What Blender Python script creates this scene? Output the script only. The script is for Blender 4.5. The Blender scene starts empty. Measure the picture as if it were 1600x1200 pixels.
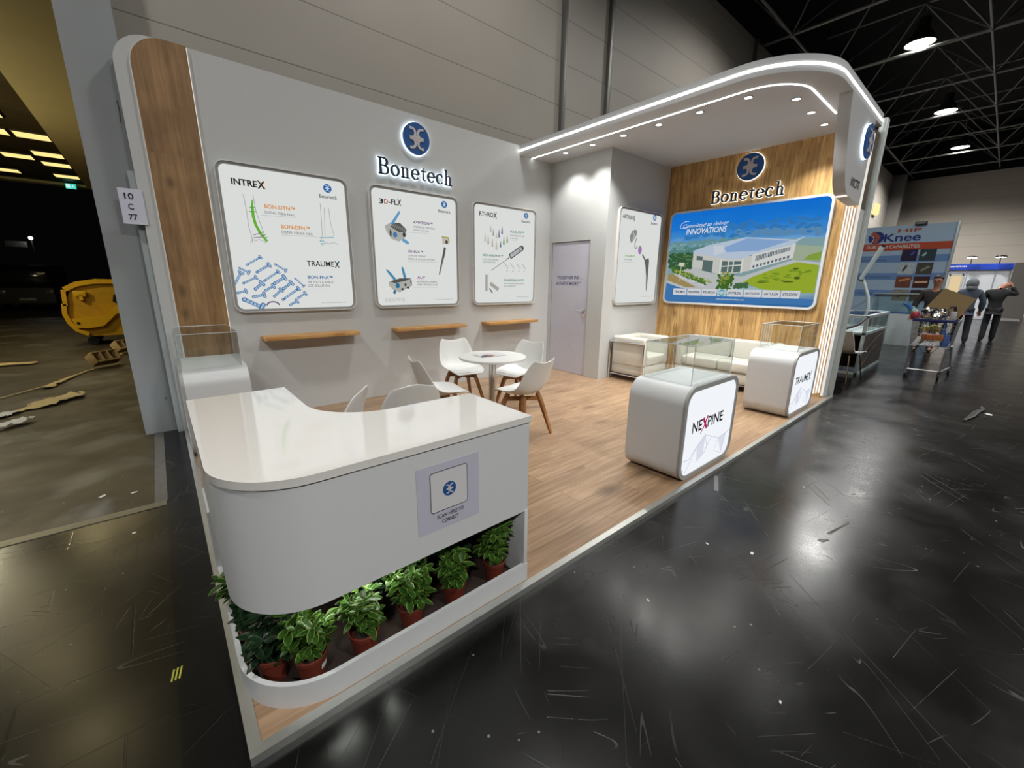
import bpy, bmesh, math, random
from mathutils import Vector, Matrix
SC = bpy.context.scene
COL = SC.collection
PI = math.pi
rnd = random.Random(7)

# ---------------------------------------------------------------- materials
_m = {}
def _new(name):
    m = bpy.data.materials.new(name); m.use_nodes = True
    nt = m.node_tree; nt.nodes.clear()
    out = nt.nodes.new('ShaderNodeOutputMaterial')
    return m, nt, out
def N(nt, t, **k):
    n = nt.nodes.new('ShaderNode' + t)
    for a, v in k.items():
        if a in n.inputs: n.inputs[a].default_value = v
        else: setattr(n, a, v)
    return n
def L(nt, a, b): nt.links.new(a, b)
def c4(c): return (c[0], c[1], c[2], 1)
def srgb(r, g, b):
    f = lambda v: (v/255/12.92) if v/255 <= .04045 else ((v/255+.055)/1.055)**2.4
    return (f(r), f(g), f(b))
def flat(name, col, rough=.5, metal=0., spec=.5, noise=0., bump=0., nscale=30, coat=0.):
    """principled with a slight procedural mottling"""
    if name in _m: return _m[name]
    m, nt, out = _new(name)
    p = N(nt, 'BsdfPrincipled'); p.inputs['Roughness'].default_value = rough; p.inputs['Metallic'].default_value = metal
    p.inputs['Specular IOR Level'].default_value = spec; p.inputs['Coat Weight'].default_value = coat; p.inputs['Coat Roughness'].default_value = .05
    tc = N(nt, 'TexCoord'); nz = N(nt, 'TexNoise'); nz.inputs['Scale'].default_value = nscale; nz.inputs['Detail'].default_value = 4
    L(nt, tc.outputs['Object'], nz.inputs['Vector'])
    mx = N(nt, 'MixRGB'); k = noise if noise else .06
    mx.inputs[1].default_value = c4([v*(1-k) for v in col]); mx.inputs[2].default_value = c4([min(1, v*(1+k)) for v in col])
    L(nt, nz.outputs['Fac'], mx.inputs[0]); L(nt, mx.outputs[0], p.inputs['Base Color'])
    if bump:
        b = N(nt, 'Bump'); b.inputs['Strength'].default_value = bump; b.inputs['Distance'].default_value = .01
        L(nt, nz.outputs['Fac'], b.inputs['Height']); L(nt, b.outputs[0], p.inputs['Normal'])
    L(nt, p.outputs[0], out.inputs[0]); _m[name] = m; return m
def emit(name, col, s=1.):
    if name in _m: return _m[name]
    m, nt, out = _new(name); e = N(nt, 'Emission'); e.inputs[0].default_value = c4(col); e.inputs[1].default_value = s
    L(nt, e.outputs[0], out.inputs[0]); _m[name] = m; return m
PRINT = .8
def prt(r, g, b, k=1.):
    """ink on a back-lit sheet, display colour r g b"""
    return emit('print_%d_%d_%d_%d' % (r, g, b, int(k*100)), srgb(r, g, b), PRINT*k)
def wood(name, c1, c2, c3, axis, plank_w, plank_l, rough=.45, knots=0., gap=.0015, grain=1.):
    """planked timber; axis = world/object axis the boards run along, 'u' axis pair chosen per surface"""
    if name in _m: return _m[name]
    m, nt, out = _new(name)
    p = N(nt, 'BsdfPrincipled'); p.inputs['Roughness'].default_value = rough
    tc = N(nt, 'TexCoord'); sx = N(nt, 'SeparateXYZ'); L(nt, tc.outputs['Object'], sx.inputs[0])
    cb = N(nt, 'CombineXYZ'); a, b = axis
    L(nt, sx.outputs[a], cb.inputs[0]); L(nt, sx.outputs[b], cb.inputs[1])
    br = N(nt, 'TexBrick'); br.offset = .37; br.offset_frequency = 2; br.squash = 1
    br.inputs['Scale'].default_value = 1; br.inputs['Brick Width'].default_value = plank_l; br.inputs['Row Height'].default_value = plank_w
    br.inputs['Mortar Size'].default_value = gap; br.inputs['Mortar Smooth'].default_value = .1; br.inputs['Bias'].default_value = 0
    br.inputs['Color1'].default_value = (0, 0, 0, 1); br.inputs['Color2'].default_value = (1, 1, 1, 1); br.inputs['Mortar'].default_value = (.5, .5, .5, 1)
    L(nt, cb.outputs[0], br.inputs['Vector'])
    mp = N(nt, 'Mapping'); mp.inputs['Scale'].default_value = (1.6, 22, 1); L(nt, cb.outputs[0], mp.inputs[0])
    # per-board offset
    ad = N(nt, 'VectorMath', operation='ADD'); sc = N(nt, 'VectorMath', operation='SCALE'); sc.inputs[3].default_value = 7.3
    L(nt, br.outputs['Color'], sc.inputs[0]); L(nt, mp.outputs[0], ad.inputs[0]); L(nt, sc.outputs[0], ad.inputs[1])
    nz = N(nt, 'TexNoise'); nz.inputs['Scale'].default_value = 1.5; nz.inputs['Detail'].default_value = 7; nz.inputs['Distortion'].default_value = .6
    L(nt, ad.outputs[0], nz.inputs['Vector'])
    rp = N(nt, 'ValToRGB'); e = rp.color_ramp.elements
    e[0].position = .3; e[0].color = c4(c1); e[1].position = .7; e[1].color = c4(c3)
    e2 = rp.color_ramp.elements.new(.5); e2.color = c4(c2)
    L(nt, nz.outputs['Fac'], rp.inputs[0])
    hue = N(nt, 'MixRGB', blend_type='MULTIPLY'); hue.inputs[0].default_value = 1
    rp2 = N(nt, 'ValToRGB'); f = rp2.color_ramp.elements; f[0].color = (.82, .80, .78, 1); f[1].color = (1.1, 1.1, 1.1, 1)
    L(nt, br.outputs['Color'], rp2.inputs[0]); L(nt, rp.outputs[0], hue.inputs[1]); L(nt, rp2.outputs[0], hue.inputs[2])
    lf = N(nt, 'TexNoise'); lf.inputs['Scale'].default_value = 2.6; lf.inputs['Detail'].default_value = 4; L(nt, tc.outputs['Object'], lf.inputs['Vector'])
    lr = N(nt, 'ValToRGB'); le = lr.color_ramp.elements; le[0].position = .32; le[0].color = (.74, .70, .66, 1); le[1].position = .62; le[1].color = (1.05, 1.05, 1.05, 1)
    L(nt, lf.outputs['Fac'], lr.inputs[0]); lm = N(nt, 'MixRGB', blend_type='MULTIPLY'); lm.inputs[0].default_value = grain
    L(nt, hue.outputs[0], lm.inputs[1]); L(nt, lr.outputs[0], lm.inputs[2])
    last = lm.outputs[0]
    if knots:
        mk = N(nt, 'Mapping'); mk.inputs['Scale'].default_value = (5, 9, 1); L(nt, cb.outputs[0], mk.inputs[0])
        vo = N(nt, 'TexVoronoi'); vo.inputs['Scale'].default_value = knots; vo.inputs['Randomness'].default_value = 1
        nd = N(nt, 'TexNoise'); nd.inputs['Scale'].default_value = 3
        L(nt, mk.outputs[0], nd.inputs['Vector'])
        mm = N(nt, 'MixRGB'); mm.inputs[0].default_value = .12; L(nt, mk.outputs[0], mm.inputs[1]); L(nt, nd.outputs['Color'], mm.inputs[2])
        L(nt, mm.outputs[0], vo.inputs['Vector'])
        kr = N(nt, 'ValToRGB'); g = kr.color_ramp.elements; g[0].position = .05; g[0].color = (1, 1, 1, 1); g[1].position = .2; g[1].color = (0, 0, 0, 1)
        L(nt, vo.outputs['Distance'], kr.inputs[0])
        km = N(nt, 'MixRGB'); km.inputs[2].default_value = c4([v*.45 for v in c1]); L(nt, last, km.inputs[1])
        kf = N(nt, 'Math', operation='MULTIPLY'); kf.inputs[1].default_value = .75; L(nt, kr.outputs[0], kf.inputs[0]); L(nt, kf.outputs[0], km.inputs[0])
        last = km.outputs[0]
    gm = N(nt, 'MixRGB', blend_type='MULTIPLY'); gm.inputs[2].default_value = (.45, .42, .4, 1)
    L(nt, br.outputs['Fac'], gm.inputs[0]); L(nt, last, gm.inputs[1]); L(nt, gm.outputs[0], p.inputs['Base Color'])
    bp = N(nt, 'Bump'); bp.inputs['Strength'].default_value = .12; bp.inputs['Distance'].default_value = .004
    L(nt, nz.outputs['Fac'], bp.inputs['Height']); L(nt, bp.outputs[0], p.inputs['Normal'])
    L(nt, p.outputs[0], out.inputs[0]); _m[name] = m; return m
def acrylic(name, tint=(.97, .985, .98), ior=1.45, rough=.0):
    if name in _m: return _m[name]
    m, nt, out = _new(name)
    tr = N(nt, 'BsdfTransparent'); tr.inputs[0].default_value = c4(tint)
    gl = N(nt, 'BsdfGlossy'); gl.inputs['Roughness'].default_value = rough
    fr = N(nt, 'Fresnel'); ge = N(nt, 'NewGeometry'); mr = N(nt, 'MapRange'); mr.inputs[3].default_value = ior; mr.inputs[4].default_value = 1/ior; L(nt, ge.outputs['Backfacing'], mr.inputs[0]); L(nt, mr.outputs[0], fr.inputs[0])
    mx = N(nt, 'MixShader'); L(nt, fr.outputs[0], mx.inputs[0]); L(nt, tr.outputs[0], mx.inputs[1]); L(nt, gl.outputs[0], mx.inputs[2])
    L(nt, mx.outputs[0], out.inputs[0]); _m[name] = m; return m
def floor_mat(name, base, scratch, spec=.5, rough=(.16, .38), tile=0., dust=0., big=.5):
    if name in _m: return _m[name]
    m, nt, out = _new(name)
    p = N(nt, 'BsdfPrincipled'); p.inputs['Specular IOR Level'].default_value = spec
    tc = N(nt, 'TexCoord'); V = tc.outputs['Object']
    def noise(scale, detail=3, dist=0., sxyz=None, rot=0):
        n = N(nt, 'TexNoise'); n.inputs['Scale'].default_value = scale; n.inputs['Detail'].default_value = detail; n.inputs['Distortion'].default_value = dist
        if sxyz:
            mp = N(nt, 'Mapping', vector_type='TEXTURE'); mp.inputs['Scale'].default_value = (1/sxyz[0], 1/sxyz[1], 1); mp.inputs['Rotation'].default_value = (0, 0, rot)
            L(nt, V, mp.inputs[0]); L(nt, mp.outputs[0], n.inputs['Vector'])
        else: L(nt, V, n.inputs['Vector'])
        return n.outputs['Fac']
    def math2(op, a, b):
        n = N(nt, 'Math', operation=op)
        for i, v in enumerate((a, b)):
            if isinstance(v, (int, float)): n.inputs[i].default_value = v
            else: L(nt, v, n.inputs[i])
        return n.outputs[0]
    def ramp(fac, p0, p1, inv=False):
        r = N(nt, 'MapRange'); r.inputs[1].default_value = p0; r.inputs[2].default_value = p1
        r.inputs[3].default_value = 1. if inv else 0.; r.inputs[4].default_value = 0. if inv else 1.
        L(nt, fac, r.inputs[0]); return r.outputs[0]
    def line(n, w): return ramp(math2('ABSOLUTE', math2('SUBTRACT', n, .5), 0), w*.2, w*.62, True)
    s = None
    for (sc, sx, rot, w, lo, msc) in ((3., (1, .05, 1), .5, .0022, .53, 1.1), (3.4, (1, .04, 1), -.75, .0022, .54, 1.4), (4.2, (1, .08, 1), 1.35, .003, .55, 1.9), (5., (1, .06, 1), 2.2, .003, .56, 2.4), (9., (1, .12, 1), .9, .008, .60, 3.5), (9., (1, .12, 1), -.3, .008, .60, 3.1)):
        l = line(noise(sc, 1.2, .3, sx, rot), w)
        msk = ramp(noise(msc, 2, 0, (1, 1, 1), rot+1), lo, lo+.06)
        l = math2('MULTIPLY', l, msk); s = l if s is None else math2('MAXIMUM', s, l)
    # small white specks
    vo = N(nt, 'TexVoronoi'); vo.inputs['Scale'].default_value = 14; L(nt, V, vo.inputs['Vector'])
    sp = ramp(vo.outputs['Distance'], .05, .09, True)
    cs = N(nt, 'SeparateColor'); L(nt, vo.outputs['Color'], cs.inputs[0])
    sp = math2('MULTIPLY', sp, ramp(cs.outputs[0], .84, .88))
    blot = noise(big*3, 6)
    col = N(nt, 'MixRGB'); col.inputs[1].default_value = c4([v*.65 for v in base]); col.inputs[2].default_value = c4([v*1.4 for v in base])
    L(nt, blot, col.inputs[0])
    c2 = N(nt, 'MixRGB'); c2.inputs[2].default_value = c4(scratch); L(nt, col.outputs[0], c2.inputs[1]); L(nt, math2('MULTIPLY', s, .6), c2.inputs[0])
    c3 = N(nt, 'MixRGB'); c3.inputs[2].default_value = (.32, .31, .29, 1); L(nt, c2.outputs[0], c3.inputs[1]); L(nt, math2('MULTIPLY', sp, .5), c3.inputs[0])
    last = c3.outputs[0]
    if dust:
        d = math2('MULTIPLY', ramp(noise(1.3, 8, .8), .54, .8), dust)
        c4_ = N(nt, 'MixRGB'); c4_.inputs[2].default_value = (.3, .3, .28, 1); L(nt, last, c4_.inputs[1]); L(nt, d, c4_.inputs[0]); last = c4_.outputs[0]
    h = math2('MULTIPLY', s, -.6)
    if tile:
        br = N(nt, 'TexBrick'); br.offset = .5; br.inputs['Scale'].default_value = 1; br.inputs['Brick Width'].default_value = tile; br.inputs['Row Height'].default_value = tile*.62
        br.inputs['Mortar Size'].default_value = .004; br.inputs['Mortar Smooth'].default_value = .3; L(nt, V, br.inputs['Vector'])
        ct = N(nt, 'MixRGB', blend_type='MULTIPLY'); ct.inputs[2].default_value = (.35, .35, .35, 1); L(nt, br.outputs['Fac'], ct.inputs[0]); L(nt, last, ct.inputs[1]); last = ct.outputs[0]
        h = math2('SUBTRACT', h, math2('MULTIPLY', br.outputs['Fac'], .8))
    L(nt, last, p.inputs['Base Color'])
    rr = N(nt, 'MapRange'); rr.inputs[1].default_value = .3; rr.inputs[2].default_value = .7; rr.inputs[3].default_value = rough[0]; rr.inputs[4].default_value = rough[1]
    L(nt, noise(2.3, 2), rr.inputs[0])
    L(nt, math2('ADD', rr.outputs[0], math2('MULTIPLY', s, .25)), p.inputs['Roughness'])
    h = math2('ADD', h, math2('MULTIPLY', noise(7, 3), .35)); h = math2('ADD', h, math2('MULTIPLY', noise(60, 2), .16))
    b = N(nt, 'Bump'); b.inputs['Strength'].default_value = .17; b.inputs['Distance'].default_value = .006
    L(nt, h, b.inputs['Height']); L(nt, b.outputs[0], p.inputs['Normal'])
    L(nt, p.outputs[0], out.inputs[0]); _m[name] = m; return m
def seam_wall(name, col, row, off, gapc=.55, rough=.6, width=60.):
    if name in _m: return _m[name]
    m, nt, out = _new(name); p = N(nt, 'BsdfPrincipled'); p.inputs['Roughness'].default_value = rough
    tc = N(nt, 'TexCoord'); sx = N(nt, 'SeparateXYZ'); L(nt, tc.outputs['Object'], sx.inputs[0])
    ad = N(nt, 'Math', operation='ADD'); ad.inputs[1].default_value = 200*row-off; L(nt, sx.outputs[2], ad.inputs[0])
    cb = N(nt, 'CombineXYZ'); a2 = N(nt, 'Math', operation='ADD'); L(nt, sx.outputs[0], a2.inputs[0]); L(nt, sx.outputs[1], a2.inputs[1])
    L(nt, a2.outputs[0], cb.inputs[0]); L(nt, ad.outputs[0], cb.inputs[1])
    br = N(nt, 'TexBrick'); br.offset = 0; br.inputs['Scale'].default_value = 1; br.inputs['Brick Width'].default_value = width; br.inputs['Row Height'].default_value = row
    br.inputs['Mortar Size'].default_value = .007; br.inputs['Mortar Smooth'].default_value = .4; L(nt, cb.outputs[0], br.inputs['Vector'])
    nz = N(nt, 'TexNoise'); nz.inputs['Scale'].default_value = 1.2; nz.inputs['Detail'].default_value = 8; L(nt, tc.outputs['Object'], nz.inputs['Vector'])
    mx = N(nt, 'MixRGB'); mx.inputs[1].default_value = c4([v*.93 for v in col]); mx.inputs[2].default_value = c4([v*1.05 for v in col]); L(nt, nz.outputs['Fac'], mx.inputs[0])
    mu = N(nt, 'MixRGB', blend_type='MULTIPLY'); mu.inputs[2].default_value = (gapc, gapc, gapc, 1); L(nt, br.outputs['Fac'], mu.inputs[0]); L(nt, mx.outputs[0], mu.inputs[1])
    L(nt, mu.outputs[0], p.inputs['Base Color'])
    b = N(nt, 'Bump'); b.inputs['Strength'].default_value = .4; b.inputs['Distance'].default_value = .01; b.invert = True
    L(nt, br.outputs['Fac'], b.inputs['Height']); L(nt, b.outputs[0], p.inputs['Normal'])
    L(nt, p.outputs[0], out.inputs[0]); _m[name] = m; return m

# ---------------------------------------------------------------- mesh building
class B:
    def __init__(s): s.bm = bmesh.new(); s.mi = 0
    def f(s, vs):
        try:
            q = s.bm.faces.new(vs); q.material_index = s.mi; return q
        except ValueError: return None
    def box(s, x0, y0, z0, x1, y1, z1, bev=0., M=None, seg=2):
        r = bmesh.ops.create_cube(s.bm, size=1)
        vs = r['verts']
        for v in vs: v.co = Vector(((x0+x1)/2+v.co.x*(x1-x0), (y0+y1)/2+v.co.y*(y1-y0), (z0+z1)/2+v.co.z*(z1-z0)))
        fs = {f for v in vs for f in v.link_faces}
        for f in fs: f.material_index = s.mi
        if bev:
            es = list({e for v in vs for e in v.link_edges})
            r = bmesh.ops.bevel(s.bm, geom=es, offset=bev, segments=seg, profile=.5, affect='EDGES')
            vs = list({v for f in r['faces'] for v in f.verts} | {v for v in vs if v.is_valid})
            for f in r['faces']: f.material_index = s.mi
        if M is not None:
            for v in vs: v.co = M @ v.co
        return s
    def prism(s, pts, a, b, plane='xz', M=None):
        def P(p, t):
            if plane == 'xz': q = Vector((p[0], t, p[1]))
            elif plane == 'xy': q = Vector((p[0], p[1], t))
            else: q = Vector((t, p[0], p[1]))
            return M @ q if M is not None else q
        A = [s.bm.verts.new(P(p, a)) for p in pts]; Bv = [s.bm.verts.new(P(p, b)) for p in pts]
        s.f(A); s.f(Bv[::-1]); n = len(pts)
        for i in range(n): s.f([A[i], Bv[i], Bv[(i+1) % n], A[(i+1) % n]])
        return s
    def sheet(s, pts, t, plane='xz'):
        return s.prism(pts, t, t-.0006, plane)
    def ring(s, o, i, a, b, plane='xz'):
        def P(p, t): return Vector((p[0], t, p[1])) if plane == 'xz' else (Vector((p[0], p[1], t)) if plane == 'xy' else Vector((t, p[0], p[1])))
        n = len(o)
        oa, ob, ia, ib = [[s.bm.verts.new(P(p, t)) for p in q] for q, t in ((o, a), (o, b), (i, a), (i, b))]
        for k in range(n):
            j = (k+1) % n
            s.f([oa[k], oa[j], ia[j], ia[k]]); s.f([ob[k], ib[k], ib[j], ob[j]])
            s.f([oa[k], ob[k], ob[j], oa[j]]); s.f([ia[k], ia[j], ib[j], ib[k]])
        return s
    def tube(s, pts, r, n=8, closed=False, sq=False, flatk=1.):
        pts = [Vector(p) for p in pts]; m = len(pts)
        rs = r if isinstance(r, (list, tuple)) else [r]*m
        rings = []; up = None
        for i, p in enumerate(pts):
            if closed: t = (pts[(i+1) % m]-pts[i-1])
            else: t = pts[min(i+1, m-1)]-pts[max(i-1, 0)]
            t.normalize()
            if up is None:
                up = Vector((0, 0, 1)) if abs(t.z) < .9 else Vector((0, 1, 0))
            a = t.cross(up)
            if a.length < 1e-5: a = t.cross(Vector((1, 0, 0)))
            a.normalize(); b = a.cross(t).normalized(); up = b
            o = PI/4 if sq else 0
            rings.append([s.bm.verts.new(p+a*math.cos(o+2*PI*k/n)*rs[i]+b*math.sin(o+2*PI*k/n)*rs[i]*flatk) for k in range(n)])
        for i in range(m if closed else m-1):
            A = rings[i]; Bv = rings[(i+1) % m]
            for k in range(n): s.f([A[k], A[(k+1) % n], Bv[(k+1) % n], Bv[k]])
        if not closed: s.f(rings[0][::-1]); s.f(rings[-1])
        return s
    def lathe(s, prof, n=32, c=(0, 0, 0), M=None):
        rings = []
        for r, z in prof:
            rings.append([s.bm.verts.new(Vector((c[0]+r*math.cos(2*PI*k/n), c[1]+r*math.sin(2*PI*k/n), c[2]+z))) for k in range(n)])
        if M is not None:
            for q in rings:
                for v in q: v.co = M @ v.co
        for A, Bv in zip(rings, rings[1:]):
            for k in range(n): s.f([A[k], A[(k+1) % n], Bv[(k+1) % n], Bv[k]])
        s.f(rings[0][::-1]); s.f(rings[-1]); return s
    def ball(s, c, r, sc=(1, 1, 1), u=14, v=10, M=None):
        q = bmesh.ops.create_uvsphere(s.bm, u_segments=u, v_segments=v, radius=1)['verts']
        for w in q:
            w.co = Vector((c[0]+w.co.x*r*sc[0], c[1]+w.co.y*r*sc[1], c[2]+w.co.z*r*sc[2]))
            if M is not None: w.co = M @ w.co
        for f in {f for w in q for f in w.link_faces}: f.material_index = s.mi
        return s
    def grid(s, P, thick=0.):
        """P[i][j] -> Vector rows; optional solid thickness along vertex normals"""
        V = [[s.bm.verts.new(p) for p in row] for row in P]
        for i in range(len(P)-1):
            for j in range(len(P[0])-1): s.f([V[i][j], V[i][j+1], V[i+1][j+1], V[i+1][j]])
        if thick:
            n = len(P); m = len(P[0])
            def nrm(i, j):
                du = P[min(i+1, n-1)][j]-P[max(i-1, 0)][j]; dv = P[i][min(j+1, m-1)]-P[i][max(j-1, 0)]
                return du.cross(dv).normalized()
            W = [[s.bm.verts.new(P[i][j]+nrm(i, j)*thick) for j in range(m)] for i in range(n)]
            for i in range(n-1):
                for j in range(m-1): s.f([W[i][j], W[i+1][j], W[i+1][j+1], W[i][j+1]])
            for j in range(m-1):
                s.f([V[0][j], W[0][j], W[0][j+1], V[0][j+1]]); s.f([V[-1][j+1], W[-1][j+1], W[-1][j], V[-1][j]])
            for i in range(n-1):
                s.f([V[i+1][0], W[i+1][0], W[i][0], V[i][0]]); s.f([V[i][-1], W[i][-1], W[i+1][-1], V[i+1][-1]])
        return s
    def build(s, name, mat, parent=None, sharp=35, fix=True, loc=None, rotz=None):
        if fix: bmesh.ops.recalc_face_normals(s.bm, faces=s.bm.faces)
        me = bpy.data.meshes.new(name); s.bm.to_mesh(me); s.bm.free()
        for q in (mat if isinstance(mat, (list, tuple)) else [mat]): me.materials.append(q)
        for p in me.polygons: p.use_smooth = True
        me.set_sharp_from_angle(angle=math.radians(sharp))
        o = bpy.data.objects.new(name, me); COL.objects.link(o)
        if parent: o.parent = parent
        if loc: o.location = loc
        if rotz is not None: o.rotation_euler.z = rotz
        return o
def thing(name, label, cat, loc=(0, 0, 0), rz=0., group=None):
    o = bpy.data.objects.new(name, None); o.empty_display_size = .1; COL.objects.link(o)
    o.location = loc; o.rotation_euler = (0, 0, rz); return tag(o, label, cat, group)
def tag(o, label, cat, group=None):
    o['label'] = label; o['category'] = cat
    if group: o['group'] = group
    return o
def struct(o): o['kind'] = 'structure'; return o
def copy_tree(o, parent=None):
    c = o.copy(); COL.objects.link(c)
    if parent: c.parent = parent
    for ch in list(o.children): copy_tree(ch, c)
    return c
def rrect(x0, z0, x1, z1, r, n=8):
    p = []
    for cx, cz, a0 in ((x1-r, z1-r, 0), (x0+r, z1-r, PI/2), (x0+r, z0+r, PI), (x1-r, z0+r, 3*PI/2)):
        for k in range(n+1):
            a = a0+PI/2*k/n; p.append((cx+r*math.cos(a), cz+r*math.sin(a)))
    return p
def arc(cx, cz, rx, rz, a0, a1, n=16): return [(cx+rx*math.cos(math.radians(a0+(a1-a0)*k/n)), cz+rz*math.sin(math.radians(a0+(a1-a0)*k/n))) for k in range(n+1)]
def stroke(b, pts, w, y0, y1, closed=False, plane='xz'):
    """ribbon of varying width in the xz plane, extruded y0..y1"""
    m = len(pts); ws = w if isinstance(w, (list, tuple)) else [w]*m
    lft, rgt = [], []
    for i in range(m):
        a = pts[i-1] if (i or closed) else pts[0]; c = pts[(i+1) % m] if (i < m-1 or closed) else pts[-1]
        dx, dz = c[0]-a[0], c[1]-a[1]; l = math.hypot(dx, dz) or 1
        nx, nz = -dz/l*ws[i]/2, dx/l*ws[i]/2
        lft.append((pts[i][0]+nx, pts[i][1]+nz)); rgt.append((pts[i][0]-nx, pts[i][1]-nz))
    if closed: b.ring(lft, rgt, y0, y1, plane)
    else: b.prism(lft+rgt[::-1], y0, y1, plane)
def text(name, s, x0, x1, z0, z1, mat, parent, y=-.001, depth=.0004, bold=0., shear=0., lines=.9):
    cu = bpy.data.curves.new(name, 'FONT'); cu.body = s; cu.offset = bold; cu.shear = shear; cu.extrude = 0; cu.resolution_u = 4; cu.space_line = lines
    cu.align_x = 'LEFT'
    ob = bpy.data.objects.new(name, cu); COL.objects.link(ob)
    dg = bpy.context.evaluated_depsgraph_get(); me = bpy.data.meshes.new_from_object(ob.evaluated_get(dg))
    bpy.data.objects.remove(ob)
    xs = [v.co.x for v in me.vertices]; ys = [v.co.y for v in me.vertices]
    ax, bx, ay, by = min(xs), max(xs), min(ys), max(ys)
    for v in me.vertices:
        v.co = Vector((x0+(v.co.x-ax)/(bx-ax)*(x1-x0), y, z0+(v.co.y-ay)/(by-ay)*(z1-z0)))
    me.materials.clear(); me.materials.append(mat)
    o = bpy.data.objects.new(name, me); COL.objects.link(o)
    if parent: o.parent = parent
    return o
def light(kind, name, loc, power, col=(1, 1, 1), size=.1, spot=None, blend=.5, rot=None, parent=None, size_y=None):
    d = bpy.data.lights.new(name, kind); d.energy = power; d.color = col
    if kind == 'AREA':
        d.size = size
        if size_y: d.shape = 'RECTANGLE'; d.size_y = size_y
    else: d.shadow_soft_size = size
    if spot: d.spot_size = spot; d.spot_blend = blend
    o = bpy.data.objects.new(name, d); COL.objects.link(o); o.location = loc
    if rot: o.rotation_euler = rot
    if parent: o.parent = parent
    return o
# ---------------------------------------------------------------- palette
WHITE = flat('white_laminate', srgb(204, 206, 207), .42, noise=.015)
GLOSS = flat('white_gloss', srgb(222, 220, 215), .07, noise=.02, spec=.7, coat=.6)
WALLP = flat('white_wall_paint', srgb(193, 195, 194), .6, noise=.015)
SOFF = flat('white_soffit', srgb(206, 208, 210), .6, noise=.015)
GREYF = flat('grey_frame', srgb(158, 158, 156), .4, noise=.02)
ALU = flat('aluminium', (.60, .61, .58), .38, .88, noise=.08, nscale=14)
STEEL = flat('brushed_steel', (.60, .59, .57), .25, 1., noise=.08)
CHROME = flat('chrome', (.75, .75, .75), .12, 1.)
BLACK = flat('black_plastic', (.012, .012, .013), .4)
DARK = flat('dark_lining', (.012, .011, .010), .85)
NAVY = flat('navy_letter_face', srgb(34, 50, 72), .45)
LOGOBLUE = flat('logo_blue', srgb(24, 80, 146), .5)
LOGOPALE = flat('logo_pale', srgb(196, 190, 192), .5)
LEDW = emit('led_white', (1., .985, .94), 11.)
LEDC = emit('led_cool', (.76, .90, 1.), 3.2)
LEDWARM = emit('led_warm', (1., .92, .80), 1.0)
SPOTE = emit('downlight_lens', (1., .97, .9), 14.)
PANELW = emit('lightbox_sheet', (.93, .955, .93), .74)
OAK = wood('pine_wall_boards', srgb(162, 122, 70), srgb(204, 164, 104), srgb(224, 188, 132), (2, 1), .075, 1.9, .5, knots=.62, gap=.0007)
OAKL = wood('oak_wall_panel', srgb(138, 106, 68), srgb(156, 122, 82), srgb(170, 136, 94), (2, 0), .12, 2.6, .5, knots=.55, gap=.0004)
OAKS = wood('oak_shelf', srgb(170, 124, 68), srgb(198, 152, 92), srgb(212, 170, 112), (0, 1), .045, .8, .45, gap=.0005)
LEGW = wood('beech_leg', srgb(140, 92, 52), srgb(166, 116, 68), srgb(182, 132, 84), (2, 0), .2, 3, .45, gap=0)
LAMI = wood('oak_laminate_floor', srgb(138, 112, 86), srgb(160, 132, 104), srgb(178, 150, 122), (0, 1), .19, 1.25, .34, knots=.28, gap=.0016, grain=.4)

# ---------------------------------------------------------------- camera
cd = bpy.data.cameras.new('camera'); cd.sensor_width = 36; cd.lens = 637.79/1600*36; cd.clip_end = 200; cd.clip_start = .02
cam = bpy.data.objects.new('camera', cd); COL.objects.link(cam)
rt = Vector((.76241466, -.64698585, .01154103)); upv = Vector((.14815576, .19189424, .97016827)); fw = Vector((.6298998, .73796064, -.24215766))
M4 = Matrix((rt, upv, -fw)).transposed().to_4x4(); M4.translation = (-.00623, -1.2704, 1.52)
cam.matrix_world = M4; SC.camera = cam

# ---------------------------------------------------------------- hall shell
D = 3.849; ZP = .03; XD = 5.159; YS = 2.677; XW = 6.753; ZC = 3.375; ZT = 3.507
FLOOR = floor_mat('hall_floor_sealed', (.0052, .005, .0048), (.042, .042, .042), spec=.32, rough=(.19, .28), dust=.07, tile=0)
FLOORT = floor_mat('hall_floor_tiles', (.0085, .0078, .006), (.05, .047, .04), spec=.42, rough=(.19, .26), tile=.62, dust=.12)
YARD = floor_mat('yard_asphalt', (.048, .039, .023), (.12, .11, .08), spec=.25, rough=(.4, .62), dust=.45, big=.3)
def slab(name, x0, y0, z0, x1, y1, z1, mat):
    b = B(); b.box(x0, y0, z0, x1, y1, z1); return struct(b.build(name, mat))
slab('floor', -.17, -22, -.1, 48, 4.4, 0, FLOOR)
slab('floor_left', -16, -22, -.1, -.17, 2.2, 0, FLOORT)
slab('ground', -16, 2.2, -.12, -.17, 60, -.002, YARD)
slab('trim_1', -14, 2.19, -.01, -.17, 2.27, .004, flat('threshold_rail', srgb(120, 116, 100), .5, .6, noise=.2))
slab('trim_2', -.235, 2.27, -.01, -.165, 4.0, .004, flat('threshold_side_rail', srgb(96, 96, 92), .6, .3, noise=.3))
HALLW = seam_wall('hall_wall_panels', srgb(166, 160, 150), .637, 3.78)
slab('wall_hall', -.05, 4.2, -.02, 36, 4.5, 7.74, HALLW)
slab('wall_far', 35.75, -22, -.02, 36, 4.5, 7.74, seam_wall('far_wall_panels', srgb(206, 197, 184), .637, 3.78))
slab('column', -.3, 4.0, -.02, .055, 4.5, 9.5, flat('grey_column_paint', srgb(146, 150, 151), .55, noise=.05, nscale=3))
slab('ceiling', -16, -22, 10.2, 48, 4.7, 10.4, flat('roof_deck_black', (.006, .006, .007), .9))
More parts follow.
